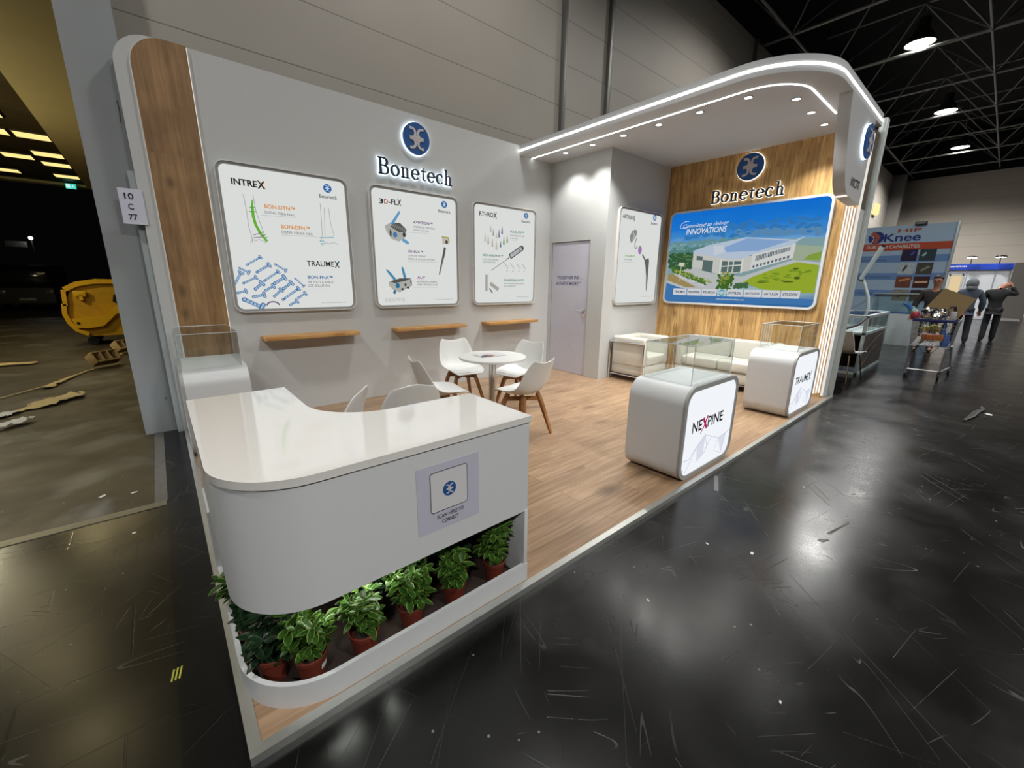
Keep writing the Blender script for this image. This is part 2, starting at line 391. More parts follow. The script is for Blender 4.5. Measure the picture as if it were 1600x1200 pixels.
slab('wall_upper', -.3, 4.46, 7.74, 48, 4.7, 10.2, flat('roof_fascia_black', (.005, .005, .006), .9))
slab('wall_far_upper', 35.9, -22, 7.74, 36.1, 4.5, 10.2, flat('roof_fascia_black', (.005, .005, .006), .9))
for k, x in enumerate((5.67, 6.86, 12.9, 19.0, 25.1)):
    b = B(); b.box(x-.045, 4.13, 0, x+.045, 4.2, 7.74, .008); struct(b.build('trim_%d' % (k+3), flat('wall_mullion', srgb(108, 108, 104), .45, .4)))
slab('trim_9', 33.6, 3.6, 0, 33.9, 4.2, 7.74, flat('corner_pier', srgb(120, 118, 114), .6))

# column scuffs
def scuff(x, z, pts, col, lab):
    b = B(); stroke(b, pts, .006, 3.9985, 3.9995); o = b.build('scuff_mark', flat('scuff_%d' % int(col[0]*999), col, .7)); return tag(o, lab, 'scuff')
scuff(0, 0, [(-.015, 3.27), (-.008, 3.33)], (.5, .5, .5), 'pale chip high on the grey column')
scuff(0, 0, [(-.03, 2.83), (-.02, 2.92), (-.025, 3.0)], (.02, .05, .06), 'dark teal scrape on the grey column above the number card')
scuff(0, 0, [(-.1, .33), (-.092, .355)], (.02, .03, .03), 'small dark chip low on the grey column')

# ---------------------------------------------------------------- yard canopy on the left
YEL = flat('yellowed_soffit', srgb(204, 188, 132), .7, noise=.08, nscale=2)
slab('ceiling_yard', -9, 4.5, 4.5, -1.27, 19.6, 4.62, wood('yard_ceiling_slats', srgb(58, 48, 24), srgb(74, 62, 32), srgb(84, 72, 38), (0, 1), .32, 9, .6, gap=.02))
slab('ceiling_yard_soffit', -1.27, 4.5, 4.42, .45, 19.6, 4.62, YEL)
slab('beam', -9, 19.3, 4.43, .45, 19.7, 4.6, YEL)
slab('wall_lintel', -16, 4.2, 4.42, -.3, 4.5, 10.2, flat('lintel_paint', srgb(120, 116, 104), .7))
slab('wall_left', -9.2, 4.5, 0, -9, 20, 4.6, flat('yard_wall', srgb(40, 34, 22), .9))
slab('wall_yard', .30, 4.5, 0, .45, 20, 4.42, flat('yard_side_wall', srgb(60, 54, 38), .9))
PAN = emit('yellow_light_panel', (1., .78, .28), 1.15)
yl = [(-1.85, 12.78), (-1.85, 14.6), (-1.85, 15.84), (-1.85, 17.6), (-2.46, 12.78), (-2.46, 15.28), (-3.07, 17.68), (-1.7, 5.0), (-2.35, 7.15), (-3.07, 9.4), (-2.3, 11.3)]
where = ['largest in the right column of the yard ceiling, nearest the hall', 'second back in the right column of the yard ceiling', 'third back in the right column of the yard ceiling', 'farthest and smallest, just above the green exit sign', 'cut by the left edge, beside the largest panel', 'in the second column of the yard ceiling, cut by the left edge', 'low at the left edge over the far beam']
for k, (x, y) in enumerate(yl):
    t = thing('ceiling_light_panel', 'glowing yellow light panel, '+(where[k] if k < 7 else 'above the yard out of view'), 'light', (x, y, 4.47), 0, 'yellow yard ceiling lights')
    b = B(); b.ring([(0, 0), (.55, 0), (.55, .57), (0, .57)], [(.015, .015), (.535, .015), (.535, .555), (.015, .555)], 0, .03, 'xy'); b.build('frame', flat('panel_frame', srgb(60, 52, 30), .6), t)
    b = B(); b.box(.015, .015, .006, .535, .555, .02); b.build('diffuser', PAN, t)
    light('AREA', 'panel_lamp', (.275, .285, -.03), 8, (1, .82, .42), .5, parent=t)
for x, y in ((-3.1, 7.8), (-3.4, 10.4)):  # added lamps out of frame, put in to brighten the soffit and skip
    t = thing('added_yard_lamp', 'added warm fill lamp hanging unseen under the yard ceiling', 'lamp', (x, y, 3.3), 0, 'added yard fill lamps')
    b = B(); b.ball((0, 0, 0), .08); b.build('bulb', emit('added_lamp_glow', (1, .85, .5), 6.), t)
    b = B(); b.tube([(0, 0, .07), (0, 0, 1.0)], .01, 6); b.lathe([(.03, .07), (.10, .10), (.03, .13)], 14); b.build('cord', BLACK, t)
    light('POINT', 'added_yard_light', (0, 0, -.1), (75 if y < 8 else 190), (1, .88, .6), .1, parent=t)
t = thing('exit_sign', 'small glowing green and white emergency exit sign under the yard beam', 'sign', (-1.74, 18.9, 4.285))
t.scale = (.7, 1, .75)
b = B(); b.box(0, 0, 0, .34, .05, .2, .01); b.build('case', emit('exit_sign_green', (.05, .62, .5), 1.1), t)
b = B(); b.box(.02, -.006, .03, .15, 0, .17); b.build('arrow_field', emit('exit_sign_white', (.7, 1, .95), .9), t)
b = B(); stroke(b, [(.19, .04), (.23, .09), (.24, .13)], .025, -.006, 0); stroke(b, [(.24, .09), (.29, .05)], .022, -.006, 0); b.ball((.255, -.003, .15), .016); b.build('running_figure', emit('exit_sign_white', (.7, 1, .95), .9), t)

# ---------------------------------------------------------------- roof trusses and lamps of the hall
TRUSS = flat('truss_grey', srgb(150, 150, 148), .5, .3)
for k, x in enumerate((10.2, 13.6, 17., 20.4, 23.8, 27.2, 30.6, 34.)):
    b = B(); z0, z1 = 7.85, 9.7
    b.tube([(x, -21, z0), (x, 4.3, z0)], .035, 6); b.tube([(x+1.7, -21, z1), (x+1.7, 4.3, z1)], .03, 6)
    y = 3.6; yy = []
    while y > -20: yy.append(y); y -= 3.4
    for q in yy:
        b.ball((x, q, z0), .07, u=8, v=6)
        for dx in (1.7, -1.7):
            for dy in (1.7, -1.7): b.tube([(x, q, z0), (x+dx, q+dy, z1)], .02, 5)
    o = b.build('roof_truss', TRUSS)
    tag(o, ['nearest', 'second', 'third', 'fourth', 'fifth', 'sixth', 'seventh', 'farthest'][k]+' of the grey tubular roof trusses counted away from the white canopy', 'truss', 'grey roof trusses')
for k, y in enumerate((3.6, .2, -3.2, -6.6)):
    b = B(); b.tube([(8, y, 7.85), (35.7, y, 7.85)], .03, 6); o = b.build('roof_purlin', TRUSS)
    tag(o, ['long grey roof tube running close along the beige hall wall', 'long grey roof tube passing by the hanging lamps', 'long grey roof tube at the right of the lamps', 'long grey roof tube at the upper right corner'][k], 'roof tube', 'long grey roof tubes')
LAMP = emit('highbay_glow', (1., .97, .90), 16.)
lamps = [(17., 1.55, 'largest and nearest round hanging lamp under the black roof'), (23.9, 1.5, 'middle one of the three round hanging lamps in the row'), (30.3, 1.43, 'farthest and smallest round hanging lamp in the row')]
def highbay(x, y, z, lab, power, r=.34):
    t = thing('pendant_lamp', lab, 'lamp', (x, y, z), 0, 'round high lamps of the hall')
    b = B(); b.lathe([(.1, .62), (.13, .6), (.15, .35), (r*.8, .16), (r, 0), (r-.02, 0), (r*.78, .15), (.1, .3)], 24); b.build('reflector', flat('lamp_shade_grey', srgb(70, 70, 70), .5, .4), t)
    b = B(); b.lathe([(r*.93, .02), (r*.9, .03)], 24); b.build('lens', LAMP, t)
    b = B(); b.tube([(0, 0, .6), (0, 0, 1.9)], .012, 6); b.build('hanger', TRUSS, t)
    light('SPOT', 'lamp_light', (0, 0, -.05), power, (1, .985, .955), .3, math.radians(150), .6, parent=t)
for x, y, l in lamps: highbay(x, y, 8.0, l, 2400)
for x, y, p in ((-3.4, 1.2, 900), (3.4, 1.4, 620), (10.2, 1.5, 800), (-4.5, -6.5, 2200), (2.5, -7, 2300), (9.5, -6.5, 2000), (16.5, -6.5, 2200), (25, -6.5, 3000)):
    highbay(x, y, 8.0, 'round hanging lamp over the aisle out of view', p)

# ---------------------------------------------------------------- booth platform and walls
b = B(); b.box(.03, .03, 0, 6.89, D, ZP); struct(b.build('floor_booth', LAMI))
def edge_trim(n, pts): # aluminium edging: L profile
    b = B(); b.prism(pts, -.001, ZP+.003, 'xy'); struct(b.build(n, ALU))
edge_trim('trim_10', [(0, 0), (6.95, 0), (6.95, .038), (.038, .038)])
edge_trim('trim_11', [(0, 0), (.038, .038), (.038, 2.9), (0, 2.9)])
edge_trim('trim_12', [(0, 2.9), (.038, 2.9), (.038, D), (0, D)])
# rear wall with rounded upper left corner
pts = [(0, ZP)]+[(p[0], p[1]) for p in reversed(arc(.26, 3.247, .26, .26, 90, 180, 12))]+[(5.3, ZT), (5.3, ZP)]
b = B(); b.prism(pts, D, D+.09); struct(b.build('wall_back', WALLP))
slab('wall_back_strip', -.05, D+.06, 0, .1, D+.12, 2.43, flat('pale_grey_board', srgb(176, 184, 184), .55))
# timber strip let into the wall, rounded at its upper left
wp = [(.11, ZP)]+list(reversed([(p[0], p[1]) for p in arc(.355, 3.262, .245, .245, 90, 180, 14)]))+[(.508, ZT), (.515, ZP)]
b = B(); b.prism(wp, D-.022, D-.01); tag(b.build('timber_cladding', OAKL), 'tall oak panel with rounded top corner at the left end of the rear wall', 'wall cladding')
b = B(); stroke(b, [(.113, .05)]+list(reversed(arc(.357, 3.26, .243, .243, 92, 180, 14))), .008, D-.008, D-.001); stroke(b, [(.516, .06), (.51, 3.50)], .007, D-.008, D-.001)
tag(b.build('led_strip', LEDWARM), 'warm light line glowing around the tall oak panel', 'light strip')
# storage cabin: wall with door, wall with poster
b = B()
d0, d1, dz = 2.985, 3.778, 2.15
b.box(XD, YS, ZP, XD+.06, d0-.012, ZC); b.box(XD, d1+.012, ZP, XD+.06, D, ZC); b.box(XD, d0-.012, dz+.012, XD+.06, d1+.012, ZC)
struct(b.build('wall_door', WALLP))
slab('wall_storage', XD+.06, YS, ZP, XW, YS+.06, ZC, WALLP)
dr = thing('door_1', 'flush white cabin door with chrome handle and a printed slogan', 'door', (XD+.012, d1, ZP), -PI/2); dr['kind'] = 'structure'
b = B(); b.box(0, 0, .004, d1-d0, .035, dz-ZP); b.build('leaf', flat('door_film', srgb(196, 196, 208), .5, noise=.02), dr)
b = B()
for pts in ([(.1, 2.0), (.25, 2.11), (.33, 2.02)], [(.4, 1.75), (.6, 1.6), (.75, 1.5)], [(.02, .9), (.3, 1.2), (.5, 1.0), (.78, 1.25)], [(.05, .4), (.2, .65), (.45, .5), (.6, .3)], [(.3, .75), (.55, .95), (.77, .55)]): stroke(b, pts, .004, -.001, 0)
b.build('printed_lines', flat('door_line', srgb(184, 184, 198), .5), dr)
DI = flat('door_ink', srgb(44, 58, 120), .5)
text('door_slogan_top', '\u201cTOGETHER WE', .12, .60, 1.545, 1.60, DI, dr, shear=.25, bold=.01)
text('door_slogan_bottom', 'ACHIEVE MORE.\u201d', .10, .64, 1.45, 1.505, DI, dr, shear=.25, bold=.01)
b = B(); b.lathe([(.026, 0), (.026, .01), (.012, .012), (.011, .05)], 16, M=Matrix.Translation((.735, 0, 1.06)) @ Matrix.Rotation(PI/2, 4, 'X')); b.tube([(.745, -.048, 1.06), (.60, -.048, 1.065)], .010, 8)
b.lathe([(.024, 0), (.024, .01)], 16, M=Matrix.Translation((.735, 0, .97)) @ Matrix.Rotation(PI/2, 4, 'X')); b.build('handle', CHROME, dr)
# timber side wall
b = B(); b.box(XW, .11, ZP, XW+.10, D, ZC); struct(b.build('wall_wood', OAK))
b = B(); b.box(XW, .105, ZP, XW+.03, .112, 2.48, .002); struct(b.build('trim_13', OAK))
b = B(); b.box(XW+.03, .085, 2.45, 7.0, .105, 3.33); struct(b.build('wall_end_upper', flat('raw_board', srgb(92, 80, 62), .8, noise=.1)))
b = B(); b.box(XW+.03, .08, 0, 7.0, .105, 2.45); struct(b.build('wall_end', WALLP))
b = B(); b.box(7.01, .05, 0, 7.16, .11, 3.5, .006)
for k in range(3): b.box(7.02+k*.046, .040, 0, 7.05+k*.046, .052, 3.5, .002)
tag(b.build('aluminium_post', flat('post_alu', (.72, .77, .74), .4, .35)), 'tall grooved aluminium post at the right end of the stand', 'post')

# ---------------------------------------------------------------- canopy
def lpath(off, x1, n=14, y0=D):
    R = max(.02, .70-off); cx, cy = 4.461+.70, .062+.70
    return [(4.461+off, y0)]+[(cx+R*math.cos(math.radians(180+90*k/n)), cy+R*math.sin(math.radians(180+90*k/n))) for k in range(n+1)]+[(x1, .062+off)]
cp = struct(B().prism(lpath(0, 6.89)+[(6.89, D)], ZC, ZT, 'xy').build('ceiling_canopy', SOFF))
def ribbon(name, off, x1, w, z0, z1, parent, mat, out=0):
    b = B(); stroke(b, lpath(off, x1), w, z0, z1, plane='xy'); return b.build(name, mat, parent)
ribbon('led_strip_outer', -.001, 6.885, .006, 3.424, 3.444, cp, LEDW)
ribbon('led_strip_inner', .255, 6.02, .014, ZC-.004, ZC+.002, cp, LEDW)
# hanging bracket with logo at the canopy front
bp = [(5.462, ZC), (5.50, 3.22), (5.57, 3.0), (5.66, 2.80), (5.70, 2.715), (5.75, 2.63), (5.81, 2.565), (5.89, 2.515), (6.0, 2.49), (6.2, 2.475), (6.56, 2.465), (6.56, ZC)]
b = B(); b.prism(bp, .062, .172); struct(b.build('ceiling_bracket', flat('bracket_white', srgb(192, 192, 192), .5, noise=.015)))
b = B(); stroke(b, [(5.95, 2.494), (6.0, 2.487)], .004, .065, .17); tag(b.build('led_strip', LEDWARM), 'short warm light line under the hanging canopy bracket', 'light strip')
spots = [(4.88, 3.3), (4.88, 2.8), (4.88, 2.3), (4.88, 1.8), (4.88, 1.3), (4.88, .8), (5.28, .49), (5.79, .49), (6.31, .49)]
names = ['first', 'second', 'third', 'fourth', 'fifth', 'sixth']
for k, (x, y) in enumerate(spots):
    lab = ('%s downlight from the rear wall in the canopy soffit' % names[k]) if k < 6 else ('%s downlight from the timber wall in the canopy front row' % ['third', 'second', 'first'][k-6])
    t = thing('downlight', lab, 'downlight', (x, y, ZC), 0, 'round downlights in the canopy')
    b = B(); b.lathe([(.045, 0), (.045, -.006), (.034, -.008), (.032, 0)], 24); b.build('bezel', CHROME, t)
    b = B(); b.lathe([(.033, -.001), (.032, -.005)], 20); b.build('lens', SPOTE, t)
    light('SPOT', 'spot', (0, 0, -.02), 38 if k < 2 else 88, (1, .985, .95), .03, math.radians(110), .7, parent=t)
# light tubes on the timber wall end
for k, y in enumerate((.217, .187, .157, .128)):
    b = B(); b.box(XW-.014, y-.0075, .055+.01*k, XW, y+.0075, 2.5-.012*k, .003)
    tag(b.build('led_tube', emit('led_tube_white', (1., .985, .96), 1.15)), ['first', 'second', 'third', 'fourth'][k]+' vertical light tube from the big picture on the timber wall end', 'light tube', 'vertical light tubes')
b = B(); b.box(XW-.016, .078, .05, XW+.012, .104, 3.28, .004); tag(b.build('led_tube', emit('led_tube_soft', (1, .97, .9), .8)), 'tallest soft white light tube on the outer corner, reaching past the hanging bracket', 'light tube', 'vertical light tubes')
# ---------------------------------------------------------------- emblem and word mark
def emblem(b, cx, cz, R, y0, y1):
    w = .16*R
    for sx in (-1, 1):
        for sz in (-1, 1):
            p = [(cx-q[0]*sx*R, cz+q[1]*sz*R) for q in [(-.52, .60), (-.42, .60)]+[(-.38+.28*math.cos(math.radians(a)), .315+.285*math.sin(math.radians(a))) for a in range(80, -81, -16)]+[(-.42, .03), (-.52, .03)]]
            k = (1+sx+(1+sz)/2)*.00025; stroke(b, p, w, y0-k, y1)
    b.prism([(cx-.17*R, cz), (cx, cz+.24*R), (cx+.17*R, cz), (cx, cz-.24*R)], y0-.001, y1)
def glyphs(b, x0, z0, W, H, y0, y1, grow=0., shear=0.):
    """the word Bonetech in a slab serif, cap height H, total width W"""
    def el(cx, cz, rx, rz, a0, a1, thick, thin, n=22):
        p = arc(cx, cz, rx, rz, a0, a1, n); w = []
        for k in range(n+1):
            a = math.radians(a0+(a1-a0)*k/n); w.append(thin+(thick-thin)*abs(math.cos(a))**1.5)
        return (p, w)
    T, t = .165, .092
    def o(): return [el(.29, .34, .235, .305, 0, 360, T, t)], .58
    def nn(h):
        return [([(.16, 0), (.16, h)], .13), ([(.03, h-.035), (.16, h-.035)], t), ([(.02, .035), (.31, .035)], t),
                ([(.17, .46), (.22, .56), (.30, .625), (.38, .62), (.445, .55), (.455, .44), (.455, 0)], [.06, .07, .08, .09, .12, .13, .13]), ([(.34, .035), (.6, .035)], t)], .64
    def e(): return [el(.29, .34, .235, .305, 2, 318, T, t), ([(.08, .36), (.52, .36)], t)], .57
    G = {'B': ([([(.16, 0), (.16, 1)], .16), ([(.02, .965), (.38, .965)], t), ([(.02, .035), (.40, .035)], t), ([(.16, .53), (.4, .53)], t),
                el(.38, .747, .20, .218, 90, -90, T, t, 14), el(.40, .283, .235, .248, 90, -90, .155, t, 14)], .70),
         'o': o(), 'n': nn(.66), 'e': e(),
         't': ([([(.19, .84), (.19, .2), (.215, .10), (.28, .05), (.35, .05), (.40, .09)], [.08, .13, .12, .09, .07, .05]), ([(.03, .625), (.40, .625)], t)], .43),
         'c': ([el(.29, .34, .235, .305, 48, 318, T, t), ([(.42, .60), (.47, .47)], .1)], .55), 'h': nn(1.03)}
    s = 'Bonetech'; adv = [G[q][1]*1.13 for q in s]; tot = sum(adv); x = 0
    for q, a in zip(s, adv):
        for p, w in G[q][0]:
            k = W/tot
            pp = [(x0+(x+u)*k+shear*v*H, z0+v*H) for u, v in p]
            closed = False
            if math.hypot(pp[0][0]-pp[-1][0], pp[0][1]-pp[-1][1]) < 1e-6: pp = pp[:-1]; w = w[:-1] if isinstance(w, list) else w; closed = True
            f = (k+H)/2
            ww = [v*f+grow for v in w] if isinstance(w, list) else w*f+grow
            stroke(b, pp, ww, y0, y1, closed)
        x += a
def sign(loc, rz, cx, cz, R, tx, tz, W, H, label, word, cool=True, back=.032):
    t = thing('logo_sign', label, 'sign', loc, rz)
    glow = LEDC if cool else emit('led_halo_warm', (1, .97, .9), 1.6)
    b = B(); b.lathe([(R, -.012), (R, .012)], 48, M=Matrix.Translation((cx, -back, cz)) @ Matrix.Rotation(PI/2, 4, 'X')); b.build('disc', LOGOBLUE, t)
    b = B(); b.lathe([(R+.008, -.008), (R+.008, .008)], 48, M=Matrix.Translation((cx, -back+.016, cz)) @ Matrix.Rotation(PI/2, 4, 'X')); b.build('disc_halo', glow, t)
    b = B(); emblem(b, cx, cz, R, -back-.020, -back-.011); e = b.build('emblem', LOGOPALE, t)
    if word:
        b = B(); glyphs(b, tx, tz, W, H, -back-.014, -back, 0); b.build('lettering', NAVY, t)
        b = B(); glyphs(b, tx, tz, W, H, -back+.002, -back+.014, .012 if not cool else .010); b.build('lettering_halo', glow, t)
    return t
sign((0, D, 0), 0, 2.726, 3.228, .18, 2.205, 2.755, 1.045, .185, 'navy backlit company sign with round emblem on the white rear wall above the posters', True)
sign((XW, 0, 0), -PI/2, -1.424, 3.158, .178, -1.935, 2.722, 1.02, .18, 'blue round emblem with dark lettering glowing on the timber side wall', True, cool=False)
t = sign((0, .062, 0), 0, 6.285, 3.085, .172, 0, 0, 0, 0, 'round backlit emblem on the front of the hanging canopy bracket', False, back=.03)
s = thing('stand_number_sign', 'dark raised stand number on the hanging canopy bracket below its emblem', 'sign', (0, .062, 0))
text('digits', '10C77', 6.0, 6.39, 2.60, 2.69, flat('number_ink', srgb(48, 48, 52), .5), s, y=-.006, bold=.01)

# ---------------------------------------------------------------- light box posters
INK = prt(30, 30, 34); GRY = prt(92, 97, 100); GRL = prt(176, 182, 184); BLU = prt(40, 104, 176); ORG = prt(232, 150, 52)
def poster(loc, rz, label, W=1.245, H=1.445, frame_r=.09):
    t = thing('lightbox_poster', label, 'poster', loc, rz, 'illuminated product posters')
    o = rrect(0, 0, W, H, frame_r); i1 = rrect(.006, .006, W-.006, H-.006, frame_r-.006); i2 = rrect(.033, .033, W-.033, H-.033, frame_r-.03)
    b = B(); b.ring(o, i1, -.045, 0); b.build('frame', flat('frame_white_edge', srgb(222, 222, 218), .4), t)
    b = B(); b.ring(i1, i2, -.036, 0); b.build('inner_frame', GREYF, t)
    b = B(); b.prism(i2, -.032, -.004); b.build('sheet', PANELW, t)
    return t
Y0 = -.0328
def ptext(t, name, s, x0, x1, z0, z1, m, **k): return text(name, s, x0, x1, z0, z1, m, t, y=Y0-.0008, **k)
def pline(t, pts, w, m, name='printed_line'):
    b = B(); stroke(b, pts, w, Y0-.0006, Y0-.0001); return b.build(name, m, t)
def ppoly(t, polys, m, name, dy=0.):
    b = B()
    for p in polys: b.prism(p, Y0-.0005-dy, Y0-.0001-dy)
    return b.build(name, m, t)
def plogo(t, cx, cz, r=.044, k=1.):
    ppoly(t, [arc(cx, cz, r, r, 0, 345, 23)], BLU, 'printed_disc')
    b = B(); emblem(b, cx, cz, r, Y0-.001, Y0-.0006); b.build('printed_emblem', prt(220, 230, 240), t)
    b = B(); glyphs(b, cx-.094, cz-.105, .19, .035, Y0-.0008, Y0-.0002, .001); b.build('printed_word', GRY, t)
def para(t, s, x0, x1, z0, z1): ptext(t, 'caption', s, x0, x1, z0, z1, GRY)
URL = 'www.bonetechmedisys.com'
# 1
p1 = poster((.58, D, 1.18), 0, 'widest lit product poster nearest the oak panel, with blue bone plates at its foot')
ptext(p1, 'title', 'INTRE', .124, .345, 1.236, 1.296, INK, bold=.03)
ptext(p1, 'title_letter', 'X', .345, .415, 1.228, 1.304, prt(40, 36, 30), bold=.02)
pline(p1, [(.372, 1.26), (.408, 1.3)], .016, ORG); pline(p1, [(.38, 1.27), (.412, 1.232)], .014, ORG)
plogo(p1, 1.027, 1.325)
for pts in ([(.212, 1.16), (.222, 1.0), (.222, .86), (.238, .75), (.236, .70)], [(.296, 1.16), (.305, 1.0), (.345, .82), (.352, .70)], [(.235, .735), (.27, .722), (.30, .738), (.34, .72)], [(.22, .70), (.23, .73)],
            [(.935, 1.16), (.932, 1.0), (.925, .82)], [(.975, 1.12), (.955, .83)], [(1.02, 1.12), (1.028, .96), (1.055, .83)], [(.925, .81), (.90, .76), (.91, .715), (.945, .75), (1.0, .74), (1.05, .76), (1.085, .735)]): pline(p1, pts, .006, GRL, 'bone_outline')
pline(p1, [(.284, 1.115), (.275, 1.04), (.274, .96), (.285, .88), (.322, .79), (.372, .722)], [.008, .026, .026, .026, .024, .022], prt(110, 190, 60), 'nail')
b = B()
for q in ([(.25, 1.04), (.303, 1.045)], [(.242, 1.0), (.306, 1.003)], [(.30, .80), (.352, .815)], [(.325, .775), (.365, .79)], [(.34, .75), (.375, .765)]): stroke(b, q, .008, Y0-.001, Y0-.0006)
b.build('screw_marking', prt(90, 170, 60), p1)
b = B()
for q in ([(.255, .778), (.32, .80)], [(.25, .75), (.335, .765)]): stroke(b, q, .007, Y0-.001, Y0-.0006)
b.build('pin_print', prt(150, 110, 150), p1)
b = B()
for q in ([(.895, .80), (.935, .80)], [(.893, .765), (.94, .765)], [(.9, .735), (.94, .735)], [(.925, .80), (1.05, .812)]): stroke(b, q, .01, Y0-.001, Y0-.0006)
b.build('fibula_screw_print', prt(130, 190, 200), p1)
ptext(p1, 'product_text', 'BON-DTN\u2122', .385, .672, 1.048, 1.09, ORG, bold=.02); para(p1, 'DISTAL TIBIA NAIL', .382, .666, .997, 1.022); pline(p1, [(.345, .977), (.676, .985)], .003, GRL)
ptext(p1, 'product_text', 'BON-DFN\u2122', .52, .80, .864, .906, ORG, bold=.02); para(p1, 'DISTAL FIBULA NAIL', .519, .829, .815, .843); pline(p1, [(.516, .798), (.873, .804)], .003, GRL)
ptext(p1, 'brand', 'TRAUME', .733, 1.025, .487, .546, INK, bold=.012); ptext(p1, 'brand_letter', 'X', 1.032, 1.086, .478, .552, INK, bold=.02); pline(p1, [(1.058, .51), (1.084, .55)], .014, prt(50, 160, 190))
ptext(p1, 'product_text', 'BON-FNA\u2122', .728, .996, .35, .387, BLU, bold=.02); para(p1, 'VA FOOT & ANKLE', .726, 1.0, .302, .328); para(p1, 'LCP SOLUTION', .728, .955, .263, .29); pline(p1, [(.644, .238), (.953, .238)], .003, GRL)
ptext(p1, 'web_address', URL, .843, 1.126, .076, .09, GRY)
plates = [(.16, .48, .29, .562, .024), (.241, .41, .361, .487, .03), (.42, .494, .515, .432, .024), (.092, .445, .167, .404, .026), (.297, .323, .439, .42, .026), (.393, .299, .493, .361, .036), (.597, .352, .677, .27, .02), (.03, .29, .099, .402, .03), (.107, .297, .226, .357, .026), (.207, .239, .272, .298, .036), (.298, .224, .376, .269, .03), (.471, .243, .554, .305, .036), (.453, .125, .62, .243, .03), (.045, .2, .119, .219, .028), (.18, .16, .28, .179, .034), (.373, .162, .446, .228, .03), (.609, .144, .684, .19, .028), (.095, .132, .244, .05, .05), (.518, .067, .591, .107, .03)]
bo, bi, bh = B(), B(), B()
for k, (xa, za, xb, zb, w) in enumerate(plates):
    w *= .78
    dx, dz = xb-xa, zb-za; l = math.hypot(dx, dz); nx, nz = -dz/l, dx/l
    stroke(bo, [(xa, za), (xb, zb)], w, Y0-.0006, Y0-.0002)
    for (cx, cz) in ((xa, za), (xb, zb), (xb+nx*w*.7, zb+nz*w*.7), (xb-nx*w*.7, zb-nz*w*.7)):
        bo.prism(arc(cx, cz, w*.62, w*.62, 0, 330, 11), Y0-.0006, Y0-.0002); bi.prism(arc(cx, cz, w*.34, w*.34, 0, 330, 11), Y0-.0011, Y0-.0007)
    stroke(bi, [(xa+dx*.12, za+dz*.12), (xa+dx*.86, za+dz*.86)], w*.62, Y0-.001, Y0-.0007)
    for q in (.3, .5, .7): bh.prism(arc(xa+dx*q, za+dz*q, w*.2, w*.2, 0, 330, 9), Y0-.0015, Y0-.0011)
bo.build('plate_print', prt(74, 116, 170), p1); bi.build('plate_face_print', prt(176, 206, 232), p1); bh.build('hole_marking', prt(60, 96, 150), p1)
pline(p1, arc(.352, .06, .062, .045, 10, 170, 8), .014, prt(120, 100, 130), 'curved_plate')
# 2
p2 = poster((2.07, D, 1.18), 0, 'lit product poster below the navy company sign, with two grey spine cages')
ptext(p2, 'title', '3', .124, .18, 1.245, 1.302, INK, bold=.03); ptext(p2, 'title', 'D', .187, .24, 1.248, 1.302, prt(190, 120, 110), bold=.02); ptext(p2, 'title', '-FL', .247, .36, 1.25, 1.31, INK, bold=.03); ptext(p2, 'title', 'X', .36, .41, 1.245, 1.322, INK, bold=.02); pline(p2, [(.385, 1.28), (.408, 1.32)], .012, prt(190, 50, 60))
plogo(p2, 1.032, 1.338)
ppoly(p2, [[(.179, .994), (.266, 1.044), (.381, 1.046), (.465, .976), (.46, .889), (.358, .821), (.254, .848), (.193, .936)]], prt(186, 186, 180), 'cage_body')
ppoly(p2, [[(.25, .99), (.30, 1.035), (.381, 1.046), (.465, .976), (.46, .95), (.37, .93)]], prt(96, 96, 92), 'cage_top', .0005)
b = B()
for k in range(7): stroke(b, [(.27+k*.028, .985-k*.006), (.31+k*.022, 1.03-k*.008)], .006, Y0-.0016, Y0-.0011)
b.build('cage_mesh', prt(170, 170, 164), p2)
ppoly(p2, [arc(.309, .899, .028, .032, 0, 340, 16)], prt(70, 130, 180), 'cage_hole', .0006); ppoly(p2, [arc(.25, .915, .012, .045, 0, 340, 14), arc(.43, .91, .02, .03, 0, 340, 12)], prt(60, 62, 62), 'cage_slot', .0006)
pline(p2, [(.268, 1.015), (.38, 1.172), (.389, 1.185)], [.034, .026, .004], prt(110, 170, 215), 'bone_screw'); pline(p2, [(.405, .85), (.47, .815), (.49, .805)], [.04, .04, .02], prt(110, 170, 215), 'bone_screw')
b = B()
for k in range(8): stroke(b, [(.262+k*.014, 1.038+k*.018), (.30+k*.012, 1.022+k*.018)], .004, Y0-.0016, Y0-.0011)
b.build('screw_thread', prt(60, 120, 170), p2)
VIO = prt(120, 70, 130)
ptext(p2, 'product_text', 'AVIATION\u2122', .566, .845, 1.058, 1.092, VIO, bold=.02); para(p2, 'ANTERIOR CERVICAL', .566, .884, 1.006, 1.03); para(p2, 'CAGE SYSTEM', .564, .785, .97, .988); pline(p2, [(.473, .943), (.784, .952)], .003, GRL)
ptext(p2, 'product_text', '3D-FLX\u2122', .473, .69, .697, .727, VIO, bold=.02); para(p2, 'QUADRA THREAD', .47, .728, .647, .668); para(p2, 'PEDICLE SCREW SYSTEM', .468, .857, .607, .628); pline(p2, [(.466, .584), (.912, .59)], .003, GRL)
ppoly(p2, [[(.985, .93), (1.1, .93), (1.095, .84), (.99, .83)]], prt(206, 202, 186), 'screw_head'); pline(p2, [(.98, .925), (1.08, .92), (1.1, .86)], .016, prt(176, 170, 60), 'screw_collar'); ppoly(p2, [arc(1.055, .862, .022, .026, 0, 330, 12)], prt(90, 80, 70), 'screw_socket', .0006)
pline(p2, [(1.028, .79), (1.0, .68), (.925, .428)], [.034, .034, .014], prt(96, 96, 94), 'screw_shank')
b = B()
